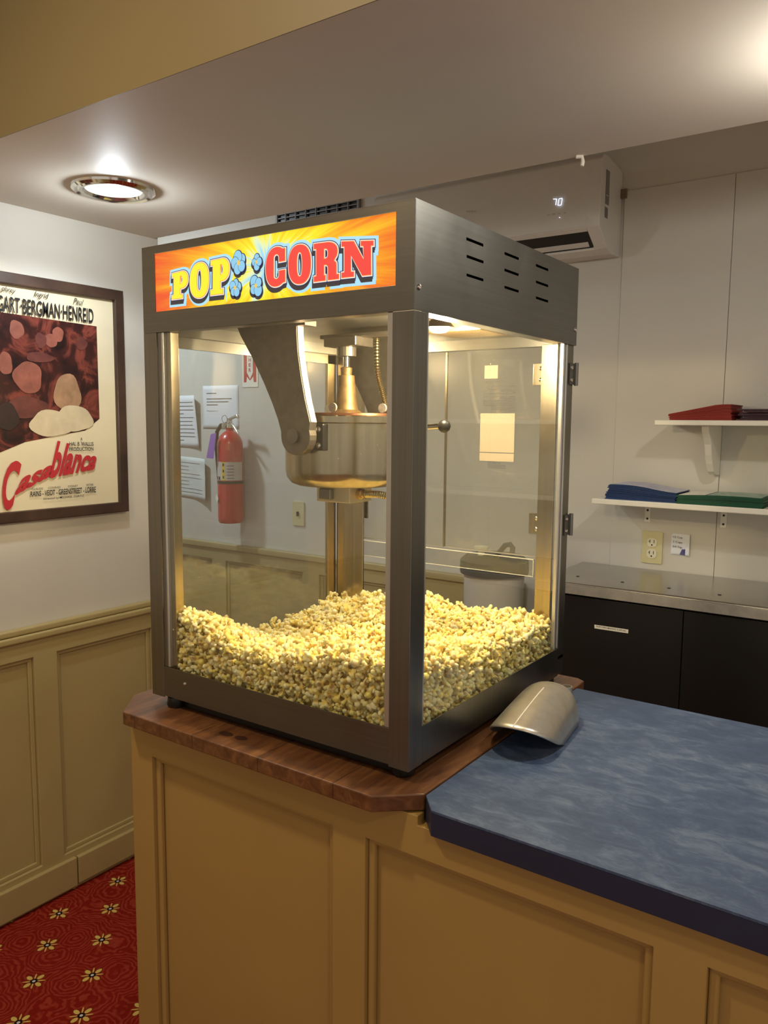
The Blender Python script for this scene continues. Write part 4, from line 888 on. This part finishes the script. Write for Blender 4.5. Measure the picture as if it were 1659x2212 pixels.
# printed popped kernels between the two words
def pk(c_, s, seed, n=4):
    rr = random.Random(seed); lob = [(c_[0] + s * .48 * math.cos(a), c_[2] + s * .55 * math.sin(a), s * rr.uniform(.42, .58)) for a in [seed + 2 * PI * i / n for i in range(n)]]
    for lev, mt, d_, ox, oz in ((3, 's_dark', .0022, -.0008, -.003), (5, 's_navy', .0011, 0, 0), ):
        g = MB()
        for (x, z, r) in lob + [(c_[0], c_[2], s * .4)]: g.plate([[(x + ox + (r + d_) * math.cos(a), z + oz + (r * 1.15 + d_) * math.sin(a)) for a in np.linspace(0, 2 * PI, 25)[:-1]]], (0, SY - lev * .00025, 0), (1, 0, 0), (0, 0, 1), (0, .0002, 0))
        g.build('printed_kernel_outline', mt, sg)
    for i, (x, z, r) in enumerate(lob):
        for lev, mt, d_ in ((7 + i, 's_navy', .0004), (7.4 + i, 's_pop', -.0004)):
            MB().plate([[(x + (r + d_) * math.cos(a), z + (r * 1.15 + d_) * math.sin(a)) for a in np.linspace(0, 2 * PI, 25)[:-1]]], (0, SY - lev * .00025, 0), (1, 0, 0), (0, 0, 1), (0, .0002, 0)).build('printed_kernel', mt, sg)
    MB().plate([[(c_[0] + s * .22 * math.cos(a), c_[2] + s * .26 * math.sin(a)) for a in np.linspace(0, 2 * PI, 7)[:-1]]], (0, SY - 12 * .00025, 0), (1, 0, 0), (0, 0, 1), (0, .0002, 0)).build('printed_kernel', 's_gold', sg)
pk((-1.006, 0.996, 1.77), .0185, .6, 5); pk((-0.964, 0.996, 1.767), .0125, 1.57, 4); pk((-1.015, 0.996, 1.729), .0150, .2, 5); pk((-0.966, 0.996, 1.728), .0160, 2.2, 4)
MB().box(-1.2275, -.6815, my0 - .0002, my0 + .0005, 1.8091, 1.8097).build('sign_bezel', 'trimalu', PM)

# ---------------------------------------------------------------- popcorn
def ico(sub):
    bm = bmesh.new(); bmesh.ops.create_icosphere(bm, subdivisions=sub, radius=1.0); V = np.array([v.co[:] for v in bm.verts]); F = np.array([[v.index for v in f.verts] for f in bm.faces]); bm.free()
    return V / np.linalg.norm(V, axis=1)[:, None], F
ICO = {3: ico(4), 2: ico(3)}
def kernel(seed, lod):
    g = np.random.default_rng(seed); V, Fc = ICO[lod]; n = g.integers(7, 12)
    cs = g.normal(size=(n, 3)); cs /= np.linalg.norm(cs, axis=1)[:, None]; cs *= g.uniform(.42, .85, (n, 1)); rs = g.uniform(.20, .40, n)
    r = np.full(len(V), .30)
    for c_, q in zip(cs, rs):
        b = V @ c_; disc = b * b - (c_ @ c_ - q * q); ok = disc > 0; e = np.where(ok, b + np.sqrt(np.maximum(disc, 0)), 0); r = np.maximum(r, e)
    r *= 1 + .05 * np.sin(V @ g.normal(size=3) * 9) + .035 * np.sin(V @ g.normal(size=3) * 17)
    hd = g.normal(size=3); hd /= np.linalg.norm(hd); hull = np.clip((V @ hd - .80) / .1, 0, 1); r = r * (1 - .42 * hull)
    P = V * r[:, None]; P /= np.abs(P).max()
    crease = np.clip((r - .34) / .35, 0, 1)[:, None]
    y = g.uniform(0, 1)
    outer = np.array([.98, .90 - .12 * y, .60 - .38 * y]); inner = np.array([.94, .68, .16]); brown = np.array([.28, .12, .05])
    colr = inner * (1 - crease) + outer * crease
    if g.random() < .75: colr = colr * (1 - hull[:, None] * .85) + brown * hull[:, None] * .85
    return P, Fc, np.clip(colr, 0, 1)
def mesh_from(name, V, Fc, C):
    me = bpy.data.meshes.new(name); me.vertices.add(len(V)); me.vertices.foreach_set('co', V.astype(np.float32).ravel())
    me.loops.add(Fc.size); me.loops.foreach_set('vertex_index', Fc.astype(np.int32).ravel())
    me.polygons.add(len(Fc)); me.polygons.foreach_set('loop_start', (np.arange(len(Fc)) * 3).astype(np.int32))
    try: me.polygons.foreach_set('loop_total', np.full(len(Fc), 3, np.int32))
    except Exception: pass
    me.update(calc_edges=True); me.polygons.foreach_set('use_smooth', np.ones(len(Fc), bool))
    ca = me.color_attributes.new('Col', 'FLOAT_COLOR', 'POINT'); ca.data.foreach_set('color', np.c_[C, np.ones(len(C))].astype(np.float32).ravel())
    me.materials.append(m['corn']); me.validate(); return me
def height(x, y):
    X = (x + 1.235) / .57; Y = (y - 1.008) / .577
    front = .128 - .034 * math.sin(PI * min(1, X * 1.05)) + .01 * math.sin(9 * X + 1)
    back = .062 + .045 * X + .016 * math.sin(5 * X) 
    mid = .040 + .055 * X ** 1.5 + .03 * math.exp(-((X - .42) ** 2 + (Y - .7) ** 2) / .05)
    if Y < .45: k = (Y / .45); k = k * k * (3 - 2 * k); h = front * (1 - k) + mid * k
    else: k = (Y - .45) / .55; k = k * k * (3 - 2 * k); h = mid * (1 - k) + back * k
    return .996 + h + .006 * math.sin(23 * x + 3) * math.sin(19 * y)
NVAR = 24
protos = []
for i in range(NVAR):
    V, Fc, C = kernel(100 + i, 3); protos.append(mesh_from('popcorn_kernel', V, Fc, C))
VX0, VX1, VY0, VY1 = -1.243, -.6660, 1.0170, 1.590
near = []; pile = []
xs = np.arange(VX0 + .006, VX1 - .002, .0195)
for row, z in enumerate(np.arange(1.006, 1.16, .0165)):
    for x in xs:
        x_ = x + (row % 2) * .0098 + random.uniform(-.004, .004)
        if x_ > VX1: continue
        if z < height(x_, VY0 + .01) - .004: near.append((x_, VY0 + random.uniform(0.0, .005), z + random.uniform(-.004, .004)))
side = []
for row, z in enumerate(np.arange(1.006, 1.16, .0165)):
    for y in np.arange(VY0 + .018, VY1, .0195):
        y_ = y + (row % 2) * .0098 + random.uniform(-.004, .004)
        if z < height(VX1 - .01, y_) - .004: side.append((VX1 - random.uniform(0, .005), y_, z + random.uniform(-.004, .004)))
near.sort(key=lambda p: -p[0]); side.sort(key=lambda p: p[1])
indiv = [(p, 'f') for p in near[:215]] + [(p, 's') for p in side[:300 - min(215, len(near))]]
pile += near[215:] + side[300 - min(215, len(near)):]
for p in near + side: pass
for y in np.arange(VY0 + .004, VY1, .0165):
    for x in np.arange(VX0, VX1, .0165):
        x_, y_ = x + random.uniform(-.006, .006), y + random.uniform(-.006, .006)
        x_ = min(VX1, max(VX0, x_)); y_ = min(VY1, max(VY0 + .002, y_)); h = height(x_, y_)
        pile.append((x_, y_, h - random.uniform(.001, .012)))
        if random.random() < .6: pile.append((min(VX1, x_ + .008), min(VY1, y_ + .008), h - .018))
        if random.random() < .07: pile.append((x_, y_, h + random.uniform(.003, .009)))
for p in ((-1.02, 1.20, 0), (-.86, 1.06, .004), (-.80, 1.03, .008), (-.86, 1.06, .014)): pile.append((p[0], p[1], height(p[0], p[1]) + p[2]))
# second layer behind the glass faces so no gaps show
for p in near: pile.append((p[0] + .009, p[1] + .013, p[2] + .006))
for p in side: pile.append((p[0] - .013, p[1] + .009, p[2] + .006))
pile = [q for q in pile if VX0 - .001 <= q[0] <= VX1 + .001 and VY0 - .001 <= q[1] <= VY1 + .001]
# loose pieces on the glass ledges behind the left glass too
def rot(g):
    q = g.normal(size=4); q /= np.linalg.norm(q); w_, x, y, z = q
    return np.array([[1 - 2 * (y * y + z * z), 2 * (x * y - z * w_), 2 * (x * z + y * w_)], [2 * (x * y + z * w_), 1 - 2 * (x * x + z * z), 2 * (y * z - x * w_)], [2 * (x * z - y * w_), 2 * (y * z + x * w_), 1 - 2 * (x * x + y * y)]])
g = np.random.default_rng(5)
for i, (p, kd) in enumerate(indiv):
    o = bpy.data.objects.new('popcorn_kernel', protos[i % NVAR]); COL.objects.link(o)
    o.location = p; o.rotation_euler = (g.uniform(0, 6.28), g.uniform(0, 6.28), g.uniform(0, 6.28)); s = g.uniform(.0110, .0148); o.scale = (s, s, s)
    if kd == 'f': tag(o, 'popped yellow popcorn kernel pressed against the front glass pane', 'popcorn', 'popcorn kernels against the front glass')
    else: tag(o, 'popped yellow popcorn kernel pressed against the right side glass pane', 'popcorn', 'popcorn kernels against the side glass')
var2 = [kernel(100 + i, 3 if i < 0 else 2) for i in range(NVAR)]
Vs, Fs, Cs = [], [], []; off = 0
for p in pile:
    V, Fc, C = var2[g.integers(NVAR)]; s = g.uniform(.0110, .0148); Vn = (V @ rot(g).T) * s + np.array(p); tint = g.uniform(.92, 1.05)
    Vs.append(Vn); Fs.append(Fc + off); Cs.append(np.clip(C * tint, 0, 1)); off += len(V)
# solid core under the loose surface
NX = 40; gx = np.linspace(VX0 + .004, VX1 - .012, NX); gy = np.linspace(VY0 + .014, VY1 - .004, NX)
Vc = []; 
for yy_ in gy:
    for xx_ in gx: Vc.append((xx_, yy_, height(xx_, yy_) - .022))
for yy_ in gy:
    for xx_ in gx: Vc.append((xx_, yy_, .997))
Fcx = []; NN = NX * NX
for j in range(NX - 1):
    for i in range(NX - 1):
        a = j * NX + i; b = a + 1; c_ = a + NX; d_ = c_ + 1; Fcx += [(a, b, d_), (a, d_, c_)]
bd_ = [i for i in range(NX)] + [j * NX + NX - 1 for j in range(1, NX)] + [(NX - 1) * NX + i for i in range(NX - 2, -1, -1)] + [j * NX for j in range(NX - 2, 0, -1)]
for k in range(len(bd_)): a, b = bd_[k], bd_[(k + 1) % len(bd_)]; Fcx += [(a, a + NN, b), (b, a + NN, b + NN)]
Vs.append(np.array(Vc)); Fs.append(np.array(Fcx) + off); Cs.append(np.tile(np.array([[.72, .48, .13]]), (len(Vc), 1)))
PO = np.array([-.955, 1.31, .997]); me = mesh_from('popcorn_pile', np.vstack(Vs) - PO, np.vstack(Fs), np.vstack(Cs))
o = bpy.data.objects.new('popcorn_pile', me); COL.objects.link(o); o.location = PO
tag(o, 'heap of buttery yellow popcorn filling the bottom of the machine', 'popcorn', None, 'stuff')
print('kernels', len(indiv), len(pile), len(me.polygons))

# ---------------------------------------------------------------- scoop lying face down on the counter
t = thing('popcorn_scoop', (-.58, 1.35, .935), 'aluminium scoop lying face down on the blue countertop beside the machine', 'scoop')
A0 = Vector((-.567, 1.238, 0)); A1 = Vector((-.590, 1.455, 0)); ax = (A1 - A0).normalized(); sd = Vector((ax.y, -ax.x, 0)); ZB_ = .9355
def scoop_shell(inset):
    vs = []; nt, na = 22, 26
    for i in range(nt + 1):
        s = i / nt
        # profile along the length: straight walls then a rounded heel
        if s < .62: w_, h_ = .0620 - .004 * s, .078 - .004 * s; 
        else:
            k = (s - .62) / .38; q = math.sqrt(max(0, 1 - k ** 2.4)); w_, h_ = (.0595) * q, (.0755) * (q ** .8)
        w_ = max(.0008, w_ - inset); h_ = max(.0008, h_ - inset)
        for j in range(na + 1):
            a = PI * j / na; cx = -math.cos(a); sn = math.sin(a) ** .80 if math.sin(a) > 0 else 0
            xs_ = math.copysign(abs(cx) ** .85, cx)
            zz = ZB_ + h_ * sn; fwd = (1 - s) ** 2 * (-.052 * ((zz - ZB_) / .078) ** .8 + .045 * (1 - ((zz - ZB_) / .078) ** .7))
            p_ = A0 + ax * (s * .212 + fwd) + sd * (w_ * xs_); dr = (1 - s) ** 2 * .026 * ((zz - ZB_) / .078); vs.append((p_.x, p_.y, zz - dr))
    fs = [(i * (na + 1) + j, i * (na + 1) + j + 1, (i + 1) * (na + 1) + j + 1, (i + 1) * (na + 1) + j) for i in range(nt) for j in range(na)]
    return vs, fs
v, f = scoop_shell(0)
sc = MB().raw(v, f).build('bowl', 'scoop', t, smooth=True)
md = sc.modifiers.new('thickness', 'SOLIDIFY'); md.thickness = .0022; md.offset = -1
hq = (-0.595, 1.504, 0.962); hb_ = (-0.589, 1.517, 0.944)
MB().lathe((hq[0] + .002, hq[1], 0), [(.0115, .936), (.0125, .950), (.012, .967), (.0095, .967), (.0095, .945)], 24).build('handle_socket', 'scoop', t, smooth=True)
MB().tube([(hq[0] + .002, hq[1] - .004, .947), (A1.x, A1.y - .006, .952)], .011, 14).build('handle', 'scoop', t, smooth=True)
MB().tube([tuple(A0 + ax * (.212 * q_ - .052 * (1 - q_) ** 2) + Vector((0, 0, ZB_ + .0786 - .004 * q_ - .026 * (1 - q_) ** 2))) for q_ in np.linspace(0, .6, 12)], .0011, 6).build('ridge', 'white', t, smooth=True)  # white colour puts in the bright reflection along the metal ridge
